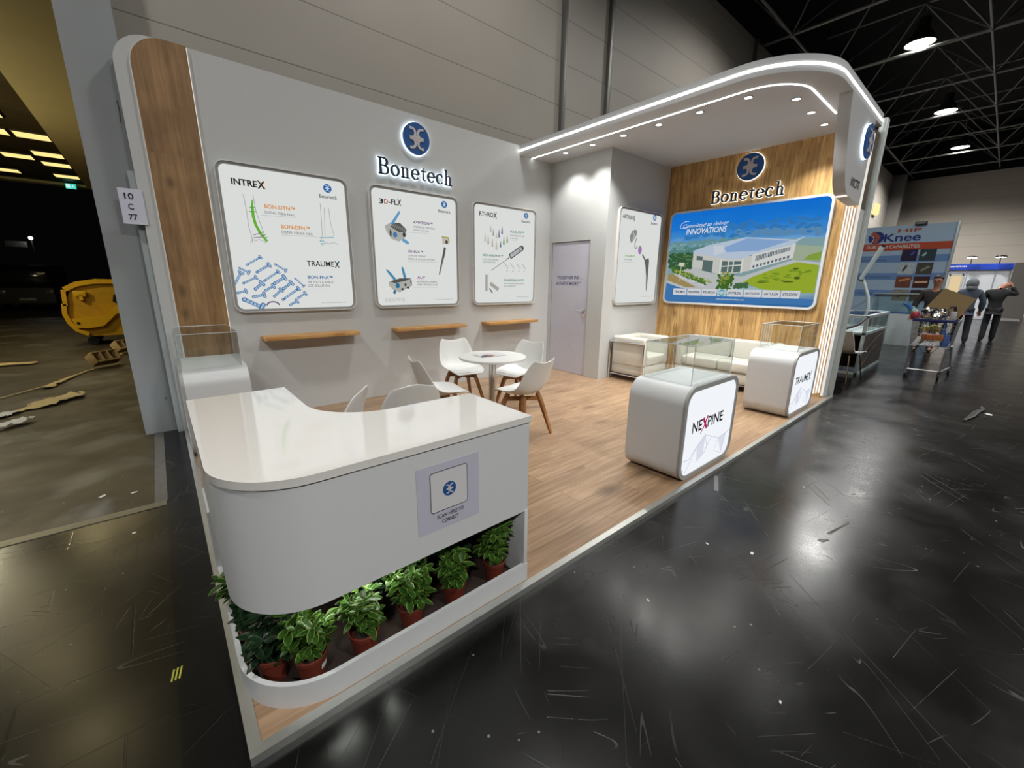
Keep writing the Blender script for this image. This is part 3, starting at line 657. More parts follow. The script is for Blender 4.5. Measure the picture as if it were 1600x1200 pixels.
for k in range(11): stroke(b, [(.985-k*.0055, .625-k*.018), (1.0-k*.0055, .615-k*.018)], .006, Y0-.0012, Y0-.0007)
b.build('screw_thread', prt(180, 180, 176), p2)
ptext(p2, 'product_text', 'ALIF', .588, .705, .369, .406, prt(160, 60, 150), bold=.02); para(p2, 'ANTERIOR LUMBAR', .585, .886, .32, .342); para(p2, 'ZERO PROFILE CAGE', .583, .895, .281, .304); pline(p2, [(.529, .257), (.894, .258)], .003, GRL)
ppoly(p2, [[(.186, .324), (.34, .371), (.503, .373), (.514, .281), (.33, .193), (.243, .225), (.188, .279)]], prt(188, 188, 182), 'cage_body'); ppoly(p2, [[(.2, .33), (.34, .371), (.503, .373), (.42, .34), (.27, .31)]], prt(90, 90, 86), 'cage_top', .0005)
ppoly(p2, [arc(.306, .28, .028, .034, 0, 340, 16)], prt(50, 120, 160), 'cage_hole', .0006); ppoly(p2, [arc(.415, .29, .014, .022, 0, 340, 12), arc(.495, .325, .008, .03, 0, 340, 12), arc(.37, .235, .02, .014, 0, 340, 10), arc(.45, .255, .02, .014, 0, 340, 10)], prt(70, 72, 70), 'cage_slot', .0006)
pline(p2, [(.163, .476), (.2, .44), (.298, .325)], [.012, .034, .036], prt(80, 150, 190), 'bone_screw'); pline(p2, [(.379, .518), (.39, .48), (.42, .345)], [.012, .034, .036], prt(80, 150, 190), 'bone_screw'); pline(p2, [(.272, .22), (.25, .178)], .034, prt(60, 120, 160), 'bone_screw')
ptext(p2, 'faint_brand', 'NEXPINE', .132, .40, .078, .124, prt(196, 200, 198)); ptext(p2, 'web_address', URL, .848, 1.129, .085, .1, GRY)
# 3
p3 = poster((3.56, D, 1.18), 0, 'lit product poster nearest the white cabin door, with coloured suture anchors and a pen-like tool')
ptext(p3, 'title', 'RTHRO', .122, .372, 1.262, 1.322, INK, bold=.025); ptext(p3, 'title', 'X', .375, .44, 1.25, 1.334, INK, bold=.02)
plogo(p3, 1.026, 1.352)
an = [(.325, 1.143, 1.057, (200, 196, 186)), (.376, 1.101, 1.006, (176, 172, 160)), (.434, 1.054, .975, (206, 204, 198)), (.485, 1.102, .991, (130, 124, 160)), (.542, 1.155, 1.043, (120, 112, 160)), (.223, 1.026, .916, (206, 198, 186)), (.28, .999, .881, (186, 180, 170)), (.358, .965, .85, (206, 180, 140)), (.434, .939, .81, (196, 190, 178)), (.513, .94, .851, (110, 120, 140)), (.578, 1.005, .892, (110, 160, 80)), (.644, 1.043, .925, (150, 170, 100))]
for x, za, zb, c in an: pline(p3, [(x, za), (x, zb+(za-zb)*.6), (x, zb)], [.006, .02, .034], prt(*c), 'suture_anchor')
GRN = prt(60, 140, 110)
ptext(p3, 'product_text', 'SOLID-FIX\u2122', .70, .985, 1.078, 1.112, GRN, bold=.02); para(p3, 'SHOULDER SUTURE', .70, .996, 1.03, 1.05); para(p3, 'ANCHORS', .70, .855, .99, 1.007); pline(p3, [(.662, .968), (.844, .971)], .003, GRL)
ptext(p3, 'product_text', 'DEX ANCHOR\u2122', .178, .56, .708, .742, GRN, bold=.02); para(p3, 'KNOTLESS LATERAL', .178, .481, .655, .675); para(p3, 'ROW ANCHORS', .177, .416, .618, .638); pline(p3, [(.178, .6), (.42, .603)], .003, GRL)
pline(p3, [(.70, .722), (.96, .872)], .082, prt(60, 66, 68), 'tool_outline'); pline(p3, [(.712, .729), (.945, .863)], .056, prt(222, 226, 226), 'tool_body'); ppoly(p3, [arc(.955, .865, .03, .03, -60, 120, 10)], prt(60, 66, 68), 'tool_cap', .0008); ppoly(p3, [arc(.90, .838, .012, .014, 0, 330, 10)], prt(130, 136, 138), 'tool_button', .0008)
pline(p3, [(.69, .712), (.64, .68), (.336, .507)], [.02, .008, .008], prt(110, 114, 118), 'tool_shaft')
for x in (.643, .763, .892, 1.006):
    pline(p3, [(x-.05, .625), (x-.02, .59), (x+.025, .545)], .008, prt(150, 158, 166), 'suture_loop'); pline(p3, [(x-.02, .62), (x+.05, .555)], .004, prt(200, 206, 210), 'suture_loop'); pline(p3, [(x-.015, .51), (x+.02, .51)], .008, prt(170, 174, 178), 'suture_code')
ptext(p3, 'product_text', 'GUARDIAN BD\u2122', .583, 1.006, .352, .388, GRN, bold=.02); para(p3, 'ACL INTERFERENCE SCREW', .583, 1.007, .307, .328); para(p3, 'BIO-COMPOSITE', .584, .827, .264, .285); pline(p3, [(.522, .234), (.845, .237)], .003, GRL)
CYL = prt(178, 178, 168)
pline(p3, [(.252, .445), (.25, .205)], .055, CYL, 'interference_screw'); pline(p3, [(.315, .318), (.475, .225)], .055, CYL, 'interference_screw'); pline(p3, [(.30, .245), (.36, .172)], .022, prt(130, 130, 122), 'interference_screw'); pline(p3, [(.265, .445), (.263, .205)], .016, prt(216, 216, 208), 'screw_shine')
ptext(p3, 'web_address', URL, .848, 1.118, .10, .117, GRY)
# 4 on the cabin wall
p4 = poster((5.39, YS, 1.19), 0, 'narrow-looking lit poster on the cabin wall beside the timber wall, with a grey hip stem', W=1.19)
ptext(p4, 'title', 'ARTIQU', .085, .345, 1.272, 1.338, INK, bold=.02); ptext(p4, 'title', 'X', .35, .41, 1.262, 1.345, INK, bold=.02)
plogo(p4, .955, 1.37, .046)
ppoly(p4, [[(.357, 1.117), (.42, 1.145), (.484, 1.142), (.49, 1.09), (.47, 1.055), (.40, .98), (.345, .942), (.32, .98), (.303, 1.043)]], prt(150, 152, 152), 'hip_cup'); pline(p4, [(.38, 1.1), (.43, 1.06), (.39, 1.0)], .03, prt(196, 198, 198), 'cup_highlight')
pline(p4, [(.5, 1.03), (.455, .95), (.46, .88), (.49, .865), (.53, .91)], .022, prt(160, 164, 160), 'liner')
ppoly(p4, [arc(.608, .852, .052, .065, 0, 345, 22)], prt(176, 130, 190), 'ball_head')
pline(p4, [(.685, .79), (.77, .715)], .03, prt(110, 110, 106), 'stem_neck'); ppoly(p4, [[(.74, .73), (.80, .715), (.875, .742), (.90, .70), (.902, .556), (.905, .25), (.893, .205), (.88, .23), (.85, .45), (.80, .62)]], prt(108, 108, 104), 'hip_stem')
ptext(p4, 'product_text', 'TRAUMEX\u2122', .204, .476, .735, .762, prt(120, 180, 80), bold=.02); para(p4, 'HIP SYSTEM', .21, .405, .682, .703); pline(p4, [(.21, .655), (.49, .657)], .003, GRL); ptext(p4, 'web_address', URL, .775, 1.1, .115, .13, GRY)

# ---------------------------------------------------------------- big picture on the timber wall
W5, H5 = 2.23, 1.465
p5 = thing('lightbox_picture', 'large illuminated picture of a white factory under a blue sky on the timber wall', 'picture', (XW, 2.57, 1.20), -PI/2)
o = rrect(0, 0, W5, H5, .1); i = rrect(.03, .03, W5-.03, H5-.03, .075)
b = B(); b.ring(o, i, -.05, 0); b.build('frame', flat('picture_frame', srgb(208, 212, 214), .4), p5)
def skym():
    m, nt, out = _new('picture_sky'); e = N(nt, 'Emission'); tc = N(nt, 'TexCoord'); sx = N(nt, 'SeparateXYZ'); L(nt, tc.outputs['Object'], sx.inputs[0])
    nz = N(nt, 'TexNoise'); nz.inputs['Scale'].default_value = 2.2; nz.inputs['Detail'].default_value = 7; mp = N(nt, 'Mapping'); mp.inputs['Scale'].default_value = (1, 1, 3.2); L(nt, tc.outputs['Object'], mp.inputs[0]); L(nt, mp.outputs[0], nz.inputs[0])
    ad = N(nt, 'Math', operation='MULTIPLY_ADD'); ad.inputs[1].default_value = .3; L(nt, nz.outputs[0], ad.inputs[0]); L(nt, sx.outputs[2], ad.inputs[2])
    mr = N(nt, 'MapRange'); mr.inputs[1].default_value = .1; mr.inputs[2].default_value = 1.6; L(nt, ad.outputs[0], mr.inputs[0])
    r = N(nt, 'ValToRGB'); el = r.color_ramp.elements
    el[0].position = 0; el[0].color = c4(srgb(30, 92, 150)); el[1].position = 1; el[1].color = c4(srgb(16, 108, 206))
    for p, c in ((.1, (56, 110, 165)), (.22, (150, 176, 180)), (.5, (160, 190, 196)), (.62, (120, 168, 205)), (.72, (62, 136, 204)), (.85, (28, 118, 208))):
        q = el.new(p); q.color = c4(srgb(*c))
    L(nt, mr.outputs[0], r.inputs[0]); L(nt, r.outputs[0], e.inputs[0]); e.inputs[1].default_value = .95; L(nt, e.outputs[0], out.inputs[0]); return m
b = B(); b.prism(i, -.04, -.01); b.build('sheet', skym(), p5)
Y5 = -.0405
def q5(name, polys, col, lay, k=.95):
    b = B()
    for p in polys: b.prism(p, Y5-.0004*lay-.0003, Y5-.0004*lay)
    return b.build(name, prt(*col, k), p5)
def blobs(name, x0, x1, zf, h, col, lay, n, r, seed, stretch=1.5):
    R = random.Random(seed); b = B()
    for k in range(n):
        x = R.uniform(x0, x1); rr = R.uniform(r*.5, r); z = zf(x)+R.uniform(-h, h)
        b.prism([(x+rr*stretch*math.cos(a)*R.uniform(.8, 1.15), z+rr*math.sin(a)*R.uniform(.75, 1.2)) for a in [2*PI*j/9 for j in range(9)]], Y5-.0004*lay-.0003-.000004*k, Y5-.0004*lay)
    return b.build(name, prt(*col, .95), p5)
q5('field', [[(.04, .30), (.04, .86), (.5, .90), (1.2, .95), (2.19, .93), (2.19, .30)]], (140, 172, 176), 1)
blobs('tree_band', .06, 1.1, lambda x: .93+.02*x, .05, (112, 158, 166), 2, 170, .028, 1); blobs('tree_band', 1.1, 2.17, lambda x: 1.06-.05*(x-1.2), .03, (98, 150, 196), 2, 50, .04, 2)
blobs('tree_band', .06, .75, lambda x: .84, .06, (92, 142, 138), 3, 140, .03, 3); blobs('tree_band', .06, .46, lambda x: .68, .13, (58, 98, 64), 4, 130, .034, 4); blobs('tree_light', .06, .45, lambda x: .70, .12, (98, 140, 88), 4.5, 70, .018, 14); blobs('tree_light', .06, 1.1, lambda x: .90, .06, (140, 182, 182), 3.5, 90, .016, 15)
blobs('far_cloud', .3, 2.1, lambda x: 1.12, .10, (58, 130, 198), 1.5, 120, .022, 12, 2.4)
q5('far_field', [[(1.86, .66), (2.19, .64), (2.19, .82), (1.86, .86)]], (170, 186, 160), 4); q5('far_lawn', [[(2.0, .66), (2.19, .645), (2.19, .76), (2.05, .72)]], (140, 172, 70), 5)
q5('forecourt', [[(.04, .44), (.46, .60), (.8, .49), (1.24, .44), (1.87, .66), (2.19, .62), (2.19, .56), (1.3, .30), (1.0, .16), (.3, .16), (.04, .30)]], (200, 204, 204), 5)
q5('lawn', [[(1.27, .36), (1.40, .44), (1.636, .535), (1.932, .63), (2.185, .585), (2.19, .22), (1.9, .22), (1.524, .262)]], (160, 184, 52), 6)
blobs('lawn_shade', 1.5, 2.1, lambda x: .40+.2*(x-1.5), .07, (124, 156, 44), 7, 26, .016, 5, 2.5)
q5('wall_side', [[(1.345, .53), (1.869, .685), (1.88, .88), (1.345, .765)]], (226, 228, 226), 7)
q5('wall_front', [[(.458, .60), (.80, .50), (.913, .478), (1.159, .492), (1.35, .525), (1.35, .73), (.458, .80)]], (214, 214, 208), 7)
q5('roof', [[(.453, .844), (.704, .919), (1.233, 1.001), (1.863, .925), (1.98, .965), (1.829, .855), (1.363, .758), (1.213, .70), (1.048, .695), (.80, .745), (.46, .80)]], (196, 212, 232), 8)
q5('roof_blue', [[(.93, .87), (1.25, .985), (1.8, .915), (1.42, .80), (.98, .80)]], (146, 180, 224), 9)
q5('tower', [[(.768, .906), (.926, .897), (.939, .80), (.787, .755)]], (214, 224, 232), 10)
b = B()
for k in range(22):
    x = 1.40+k*.0195; za = .66+(x-1.40)*.30; zb = .735+(x-1.40)*.245; b.prism([(x, za), (x+.012, za), (x+.012, zb), (x, zb)], Y5-.0036, Y5-.0032)
for k in range(10):
    x = 1.375+k*.047; za = .562+(x-1.375)*.28; b.prism([(x, za), (x+.026, za+.006), (x+.026, za+.04), (x, za+.034)], Y5-.0036, Y5-.0032)
b.build('window_marking', prt(92, 104, 116, .95), p5)
q5('glass_marking', [[(.63, .535), (.79, .50), (.79, .68), (.63, .70)], [(.93, .505), (1.09, .50), (1.09, .66), (.93, .67)], [(1.11, .50), (1.21, .51), (1.21, .66), (1.11, .665)], [(.52, .70), (.62, .69), (.62, .75), (.52, .765)]], (96, 118, 116), 9)
q5('column_marking', [[(.90, .48), (.925, .48), (.925, .70), (.90, .70)], [(1.215, .49), (1.238, .49), (1.238, .70), (1.215, .70)], [(1.02, .50), (1.035, .50), (1.035, .67), (1.02, .67)], [(.935, .585), (1.21, .60), (1.21, .615), (.935, .60)]], (232, 232, 226), 10)
blobs('hedge', .12, .72, lambda x: .56-.36*(x-.12), .035, (84, 124, 56), 8, 130, .02, 6); blobs('hedge_light', .16, .8, lambda x: .56-.30*(x-.12), .03, (160, 178, 84), 9, 60, .015, 7); blobs('vehicle_print', .2, .7, lambda x: .50-.36*(x-.12), .012, (214, 216, 220), 10, 18, .02, 8)
blobs('foliage_print', .90, 1.12, lambda x: .36, .11, (70, 112, 44), 11, 110, .026, 9, 1.); blobs('foliage_light_print', .94, 1.08, lambda x: .42, .09, (150, 164, 70), 12, 40, .016, 10, 1.); blobs('shrub_print', 1.16, 1.34, lambda x: .31, .035, (76, 112, 76), 11, 60, .022, 11, 1.2)
q5('verge', [[(.05, .46), (.05, .38), (.4, .27), (.58, .27), (.30, .40), (.12, .50)]], (170, 150, 96), 7); q5('water_edge', [[(.04, .34), (.30, .26), (1.3, .16), (2.19, .14), (2.19, .06), (.1, .04), (.04, .07)]], (70, 128, 190), 6.5)
q5('lamp_post', [[(.27, .37), (.278, .37), (.278, .62), (.27, .62)], [(.22, .62), (.32, .60), (.33, .66), (.24, .67)]], (226, 226, 200), 10)
q5('lawn_tree', [arc(1.96, .42, .04, .02, 0, 340, 10), arc(1.86, .37, .07, .012, 0, 340, 10), arc(1.52, .36, .06, .008, 0, 340, 10), arc(1.93, .545, .04, .012, 0, 340, 10)], (84, 104, 36), 8)
cards = [.175, .42, .665, .91, 1.06, 1.30, 1.555, 1.795, 2.035]; nm = ['TRAUMEX', 'NEXPINE', 'RTHROX', '', 'INTREX', 'ARTIQUX', 'ARTULEX', 'STUDFIX']
WCARD = prt(226, 230, 236, .95)
for k in range(8):
    xa, xb = cards[k]+.006, cards[k+1]-.006; b = B(); b.prism(rrect(xa, .143, xb, .25, .008, 3), Y5-.0060, Y5-.0054); b.build('brand_card', WCARD if nm[k] else prt(190, 220, 226, .95), p5)
    if nm[k]: text('brand_name', nm[k], xa+.02, xb-.02, .178, .214, prt(50, 52, 60), p5, y=Y5-.0066, bold=.02, shear=.15)
    else:
        b = B(); stroke(b, arc((xa+xb)/2, .197, .036, .04, 20, 160, 10), .016, Y5-.0068, Y5-.0062); stroke(b, arc((xa+xb)/2, .197, .036, .04, 200, 340, 10), .016, Y5-.0068, Y5-.0062); b.build('brand_mark', prt(70, 150, 170), p5)
WH = prt(240, 246, 250)
text('web_address', URL, .915, 1.33, .082, .115, WH, p5, y=Y5-.006)
text('headline', 'INNOVATIONS', .30, .935, 1.10, 1.185, WH, p5, y=Y5-.006, shear=.18, bold=.012)
text('script_line', 'Committed to deliver', .235, .955, 1.205, 1.262, WH, p5, y=Y5-.006, shear=.45)
b = B(); stroke(b, [(.33, 1.30), (.27, 1.305), (.21, 1.275), (.185, 1.235), (.20, 1.205), (.26, 1.20), (.31, 1.215)], .007, Y5-.0066, Y5-.006); b.build('script_flourish', WH, p5)

# ---------------------------------------------------------------- wall shelves
for k, (x0, x1, lab) in enumerate(((.78, 1.79, 'pine wall shelf below the widest poster, nearest the oak panel'), (2.27, 3.33, 'pine wall shelf above the round table, below the spine cage poster'), (3.73, 4.75, 'pine wall shelf nearest the white cabin door'))):
    b = B(); b.box(x0, D-.20, .885, x1, D, .925, .002); tag(b.build('wall_shelf', OAKS), lab, 'shelf', 'pine wall shelves')
# number card beside the rear wall
t = thing('number_card', 'white paper card reading 10 C 77 taped between column and rear wall', 'card', (-.137, D-.010, 1.98))
b = B(); b.box(0, 0, 0, .162, .002, .293, 0); b.build('paper', flat('card_paper', srgb(206, 206, 222), .6, noise=.01), t)
CI = flat('card_ink', srgb(32, 32, 48), .6)
text('printed_digits', '10', .036, .098, .205, .256, CI, t, y=-.002, bold=.015); text('printed_letter', 'C', .05, .086, .12, .17, CI, t, y=-.002, bold=.015); text('printed_digits', '77', .04, .1, .033, .083, CI, t, y=-.002, bold=.015)
# ---------------------------------------------------------------- reception counter
ct = thing('reception_counter', 'white L-shaped reception counter with rounded corner and planted plinth', 'counter', (0, 0, ZP))
def fp(x0, y0, x1, yi, xi, y1, R, r):
    p = [(x0+R-R*math.cos(math.radians(a)), y0+R-R*math.sin(math.radians(a))) for a in range(0, 91, 6)]
    q = [(xi+r-r*math.cos(math.radians(a)), yi+r-r*math.sin(math.radians(a))) for a in range(90, -1, -6)]
    return [(x0, y1)]+p+[(x1, y0), (x1, yi)]+q+[(xi, y1)]
b = B(); b.prism(fp(.03, .055, 1.235, .55, .468, 1.31, .27, .32), .395, .852, 'xy'); b.build('body', WHITE, ct)
b = B(); b.prism(fp(.024, .048, 1.242, .556, .474, 1.32, .276, .314), .857, .886, 'xy'); b.build('top', GLOSS, ct)
b = B(); b.prism(fp(.034, .06, 1.23, .545, .464, 1.30, .266, .324), .850, .858, 'xy'); b.build('shadow_gap', BLACK, ct)
outer = [(.03, 1.0)]+[(.30-.27*math.cos(math.radians(a)), .325-.27*math.sin(math.radians(a))) for a in range(0, 91, 6)]+[(1.235, .055)]
b = B(); stroke(b, outer, .018, 0, .098, plane='xy'); b.build('kerb_band', WHITE, ct)
b = B(); b.box(1.213, .05, 0, 1.235, .55, .40, .002); b.build('end_panel', WHITE, ct)
b = B(); b.box(.02, 1.0, 0, .46, 1.31, .40); b.build('end_cabinet', WHITE, ct)
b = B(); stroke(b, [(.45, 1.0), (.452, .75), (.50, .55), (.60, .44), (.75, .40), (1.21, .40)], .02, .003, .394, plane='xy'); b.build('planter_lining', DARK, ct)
b = B(); b.prism([(.05, 1.0)]+[(.30-.25*math.cos(math.radians(a)), .325-.25*math.sin(math.radians(a))) for a in range(0, 91, 10)]+[(1.21, .075), (1.21, .4), (.75, .4), (.5, .55), (.45, 1.0)], .002, .012, 'xy'); b.build('planter_floor', flat('planter_floor', srgb(52, 40, 34), .7, noise=.2), ct)
b = B(); b.box(.30, .20, .378, .66, .212, .394, .002); b.build('under_light', emit('under_light', (.95, 1, .9), 6.), ct)
light('AREA', 'under_lamp', (.45, .206, .372), 1.0, (.95, 1, .88), .34, parent=ct, size_y=.02)
# notice on the counter front (its square code is left blank)
t = thing('counter_notice', 'pale lilac notice with a round emblem on the counter front reading scan here', 'notice', (.645, .0535, .524))
b = B(); b.box(0, 0, 0, .295, .001, .293); b.build('sheet', flat('notice_sheet', srgb(186, 186, 200), .55, noise=.01), t)
b = B(); b.ring(rrect(.058, .082, .236, .26, .012, 4), rrect(.0605, .0845, .2335, .2575, .010, 4), -.0012, 0); b.build('code_border', flat('notice_ink', srgb(32, 34, 40), .5), t)
b = B(); b.prism(rrect(.0605, .0845, .2335, .2575, .010, 4), -.0008, 0); b.build('code_field', flat('notice_white', srgb(206, 206, 208), .5, noise=.01), t)
b = B(); b.lathe([(.031, -.0006), (.031, .0006)], 30, M=Matrix.Translation((.147, -.0014, .171)) @ Matrix.Rotation(PI/2, 4, 'X')); b.build('emblem_disc', LOGOBLUE, t)
b = B(); emblem(b, .147, .171, .031, -.0032, -.0022); b.build('emblem', LOGOPALE, t)
text('notice_text', 'SCAN HERE TO', .085, .214, .050, .068, flat('notice_ink', srgb(32, 34, 40), .5), t, y=-.0012, bold=.01); text('notice_text', 'CONNECT', .108, .190, .024, .042, flat('notice_ink', srgb(32, 34, 40), .5), t, y=-.0012, bold=.01)

# ---------------------------------------------------------------- potted plants
POT = flat('terracotta_plastic', srgb(104, 46, 33), .45, noise=.06)
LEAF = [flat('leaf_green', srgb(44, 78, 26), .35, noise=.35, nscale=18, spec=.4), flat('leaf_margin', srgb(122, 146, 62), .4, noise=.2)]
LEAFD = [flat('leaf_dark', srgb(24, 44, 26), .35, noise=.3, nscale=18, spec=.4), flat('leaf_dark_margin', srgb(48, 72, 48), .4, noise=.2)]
def foliage(seed, mats, h0, R, n, H, lim=None):
    g = random.Random(seed); b = B()
    stems = 9
    for s in range(stems):
        a = 2*PI*s/stems+g.uniform(-.3, .3); rr = g.uniform(.2, .95)*R*.75
        tip = Vector((math.cos(a)*rr, math.sin(a)*rr, h0+H*g.uniform(.6, 1))); base = Vector((math.cos(a)*.02, math.sin(a)*.02, h0-.02))
        b.mi = 0; b.tube([base, (base+tip)/2+Vector((0, 0, .02)), tip], .0022, 5)
        for k in range(n//stems):
            t = g.uniform(.25, 1.); p = base.lerp(tip, t); az = g.uniform(0, 2*PI); el = g.uniform(-.35, .9)
            d = Vector((math.cos(az)*math.cos(el), math.sin(az)*math.cos(el), math.sin(el))); side = d.cross(Vector((0, 0, 1))).normalized(); up = side.cross(d)
            Ln = g.uniform(.04, .068); W = Ln*g.uniform(.20, .27); droop = g.uniform(.15, .5)
            rows = []
            for u, wv in ((0, .12), (.3, .85), (.6, 1.), (.85, .6), (1, .03)):
                c = p+d*Ln*u-Vector((0, 0, 1))*droop*Ln*u*u*.5
                rows.append([c+side*W*wv*q+up*(abs(q)*W*.25) for q in (-1, -.8, 0, .8, 1)])
            V = [[b.bm.verts.new(v) for v in r] for r in rows]
            for i in range(4):
                for j in range(4):
                    b.mi = 1 if j in (0, 3) else 0; b.f([V[i][j], V[i][j+1], V[i+1][j+1], V[i+1][j]])
    b.mi = 0; return b
def plant(x, y, rz, lab, seed, mats=LEAF, H=.17, R=.11, tagged=False, n=216, lim=None, soil=.105):
    t = thing('potted_shrub', lab, 'plant', (x, y, ZP+.012), rz, 'potted shrubs in the counter plinth')
    b = B(); b.lathe([(.040, 0), (.042, .002), (.054, .095), (.058, .095), (.059, .112), (.055, .114), (.051, .104), (.050, .100), (.02, .099)], 28); b.build('pot', POT, t)
    b = B(); b.lathe([(.050, .098), (.02, .102)], 16); b.build('soil', flat('potting_soil', srgb(38, 28, 20), .9, noise=.4), t)
    foliage(seed, mats, .10, R, n, H).build('foliage', mats, t, fix=False, sharp=60)
    if tagged:
        b = B(); P = []
        for i in range(2): P.append([Vector((.0525*math.cos(a)*(.96+.06*i)*1.02, .0525*math.sin(a)*(.96+.06*i)*1.02, .055+.024*i)) for a in [math.radians(-70+8*j) for j in range(6)]])
        b.grid(P); o = b.build('pot_label', flat('pot_label', srgb(206, 206, 206), .5), t); o['label'] = 'white paper label'
    return t
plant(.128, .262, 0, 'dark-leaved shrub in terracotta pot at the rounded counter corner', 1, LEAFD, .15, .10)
plant(.235, .168, .1, 'bright variegated shrub in a terracotta pot with white label at its front', 2, H=.18, R=.12, tagged=True)
plant(.43, .145, .6, 'tall variegated shrub in terracotta pot, third from the rounded counter corner', 3, H=.21, R=.11)
plant(.64, .150, 1.4, 'brightly lit variegated shrub in terracotta pot below the lilac notice', 4, H=.20, tagged=False)
plant(.86, .150, 2., 'shaded variegated shrub in terracotta pot, second from the counter end panel', 5, H=.22, R=.12)
plant(1.10, .150, 2.9, 'bushy variegated shrub in terracotta pot beside the counter end panel', 6, H=.23, R=.125)
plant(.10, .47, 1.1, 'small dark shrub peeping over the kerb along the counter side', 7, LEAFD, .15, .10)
plant(.10, .66, 3.1, 'yellowish shrub peeping past the counter side, nearest the display pedestal', 8, H=.20, R=.13)
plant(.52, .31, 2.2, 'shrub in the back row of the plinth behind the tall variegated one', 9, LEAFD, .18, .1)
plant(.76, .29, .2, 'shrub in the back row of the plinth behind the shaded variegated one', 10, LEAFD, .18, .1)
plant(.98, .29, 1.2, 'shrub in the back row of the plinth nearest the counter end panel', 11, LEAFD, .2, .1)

# ---------------------------------------------------------------- display pedestals and acrylic covers
PW, PD, PH = .92, .48, .75
LITW = emit('pedestal_sheet', (.93, .96, 1.), .95)
def pedestal(loc, rz, label, brand):
    t = thing('display_pedestal', label, 'pedestal', loc, rz, 'white rounded display pedestals')
    o = rrect(0, 0, PW, PH, .14, 10); i = rrect(.036, .036, PW-.036, PH-.036, .105, 10)
    b = B(); b.prism(o, .022, PD); b.build('body', WHITE, t)
    b = B(); b.ring(o, i, 0, .022); b.build('front_rim', GREYF, t)
    b = B(); b.prism(i, .008, .0215); b.build('light_sheet', LITW, t)
    M2 = prt(228, 230, 244, 1.12)
    b = B()
    for q in ([(.05, .17), (.16, .16), (.27, .24), (.40, .31), (.52, .27), (.66, .22), (.80, .235), (.875, .25)], [(.06, .1), (.12, .06), (.27, .24)], [(.40, .31), (.45, .2), (.40, .14), (.52, .27)], [(.66, .22), (.60, .12), (.75, .06), (.80, .235)]): stroke(b, q, .004, .0065, .0075)
    b.build('mountain_lines', prt(196, 198, 224, 1.05), t)
    b = B(); b.prism([(.27, .24), (.40, .31), (.40, .14), (.30, .10)], .0072, .0078); b.prism([(.66, .22), (.80, .235), (.75, .06)], .0072, .0078); b.build('mountain_faces', M2, t)
    if brand == 'NEXPINE':
        text('brand_text', 'NE', .155, .315, .375, .465, prt(30, 30, 36), t, y=.006, bold=.018); text('brand_text', 'PINE', .41, .69, .375, .465, prt(30, 30, 36), t, y=.006, bold=.018)
        b = B(); stroke(b, [(.325, .468), (.40, .37)], .024, .0055, .0065); stroke(b, [(.40, .475), (.37, .425), (.345, .385), (.30, .345)], [.02, .018, .012, .006], .0054, .0064); b.build('brand_letter', prt(190, 30, 90), t)
    if brand == 'TRAUMEX':
        text('brand_text', 'TRAUME', .14, .63, .375, .465, prt(36, 38, 44), t, y=.006, bold=.018)
        b = B(); stroke(b, [(.64, .468), (.72, .37)], .022, .0055, .0065); b.build('brand_letter', prt(36, 38, 44), t)
        b = B(); stroke(b, [(.735, .485), (.70, .43), (.67, .385), (.63, .35)], [.02, .018, .012, .006], .0054, .0064); b.build('brand_accent', prt(80, 160, 200), t)
    return t
pedestal((2.805, .068, ZP), 0, 'white rounded display pedestal with dark and pink lettering, nearest the counter', 'NEXPINE')
pedestal((5.265, .075, ZP), 0, 'white rounded display pedestal with dark and blue lettering beside the light tubes', 'TRAUMEX')
pedestal((.03, 3.83, ZP), -PI/2, 'white rounded display pedestal standing before the tall oak panel', None)
ACR = acrylic('clear_acrylic'); ACRE = flat('acrylic_edge', srgb(196, 202, 200), .15)
def cover(loc, rz, w, d, h, label):
    t = thing('acrylic_cover', label, 'display cover', loc, rz, 'clear acrylic covers')
    k = .005
    b = B(); b.box(k, 0, 0, w-k, k, h-k); b.build('front_pane', ACR, t); b = B(); b.box(k, d-k, 0, w-k, d, h-k); b.build('back_pane', ACR, t)
    b = B(); b.box(0, 0, 0, k, d, h-k); b.build('side_pane', ACR, t); b = B(); b.box(w-k, 0, 0, w, d, h-k); b.build('side_pane', ACR, t)
    b = B(); b.box(0, 0, h-k, w, d, h); b.build('top_pane', ACR, t)
    b = B()
    for x in (0, w):
        for y in (0, d): b.tube([(x, y, 0), (x, y, h)], .0028, 4)
        b.tube([(x, 0, h), (x, d, h)], .0028, 4)
    for y in (0, d): b.tube([(0, y, h), (w, y, h)], .0028, 4)
    b.build('polished_edges', ACRE, t)
    return t
cover((2.945, .118, ZP+PH+.001), 0, .69, .40, .295, 'clear acrylic cover on the pedestal nearest the counter')
cover((5.46, .125, ZP+PH+.001), 0, .66, .40, .295, 'clear acrylic cover on the pedestal beside the light tubes')
cover((.052, 3.70, ZP+PH+.001), -PI/2, .74, .42, .295, 'clear acrylic cover on the pedestal before the oak panel')

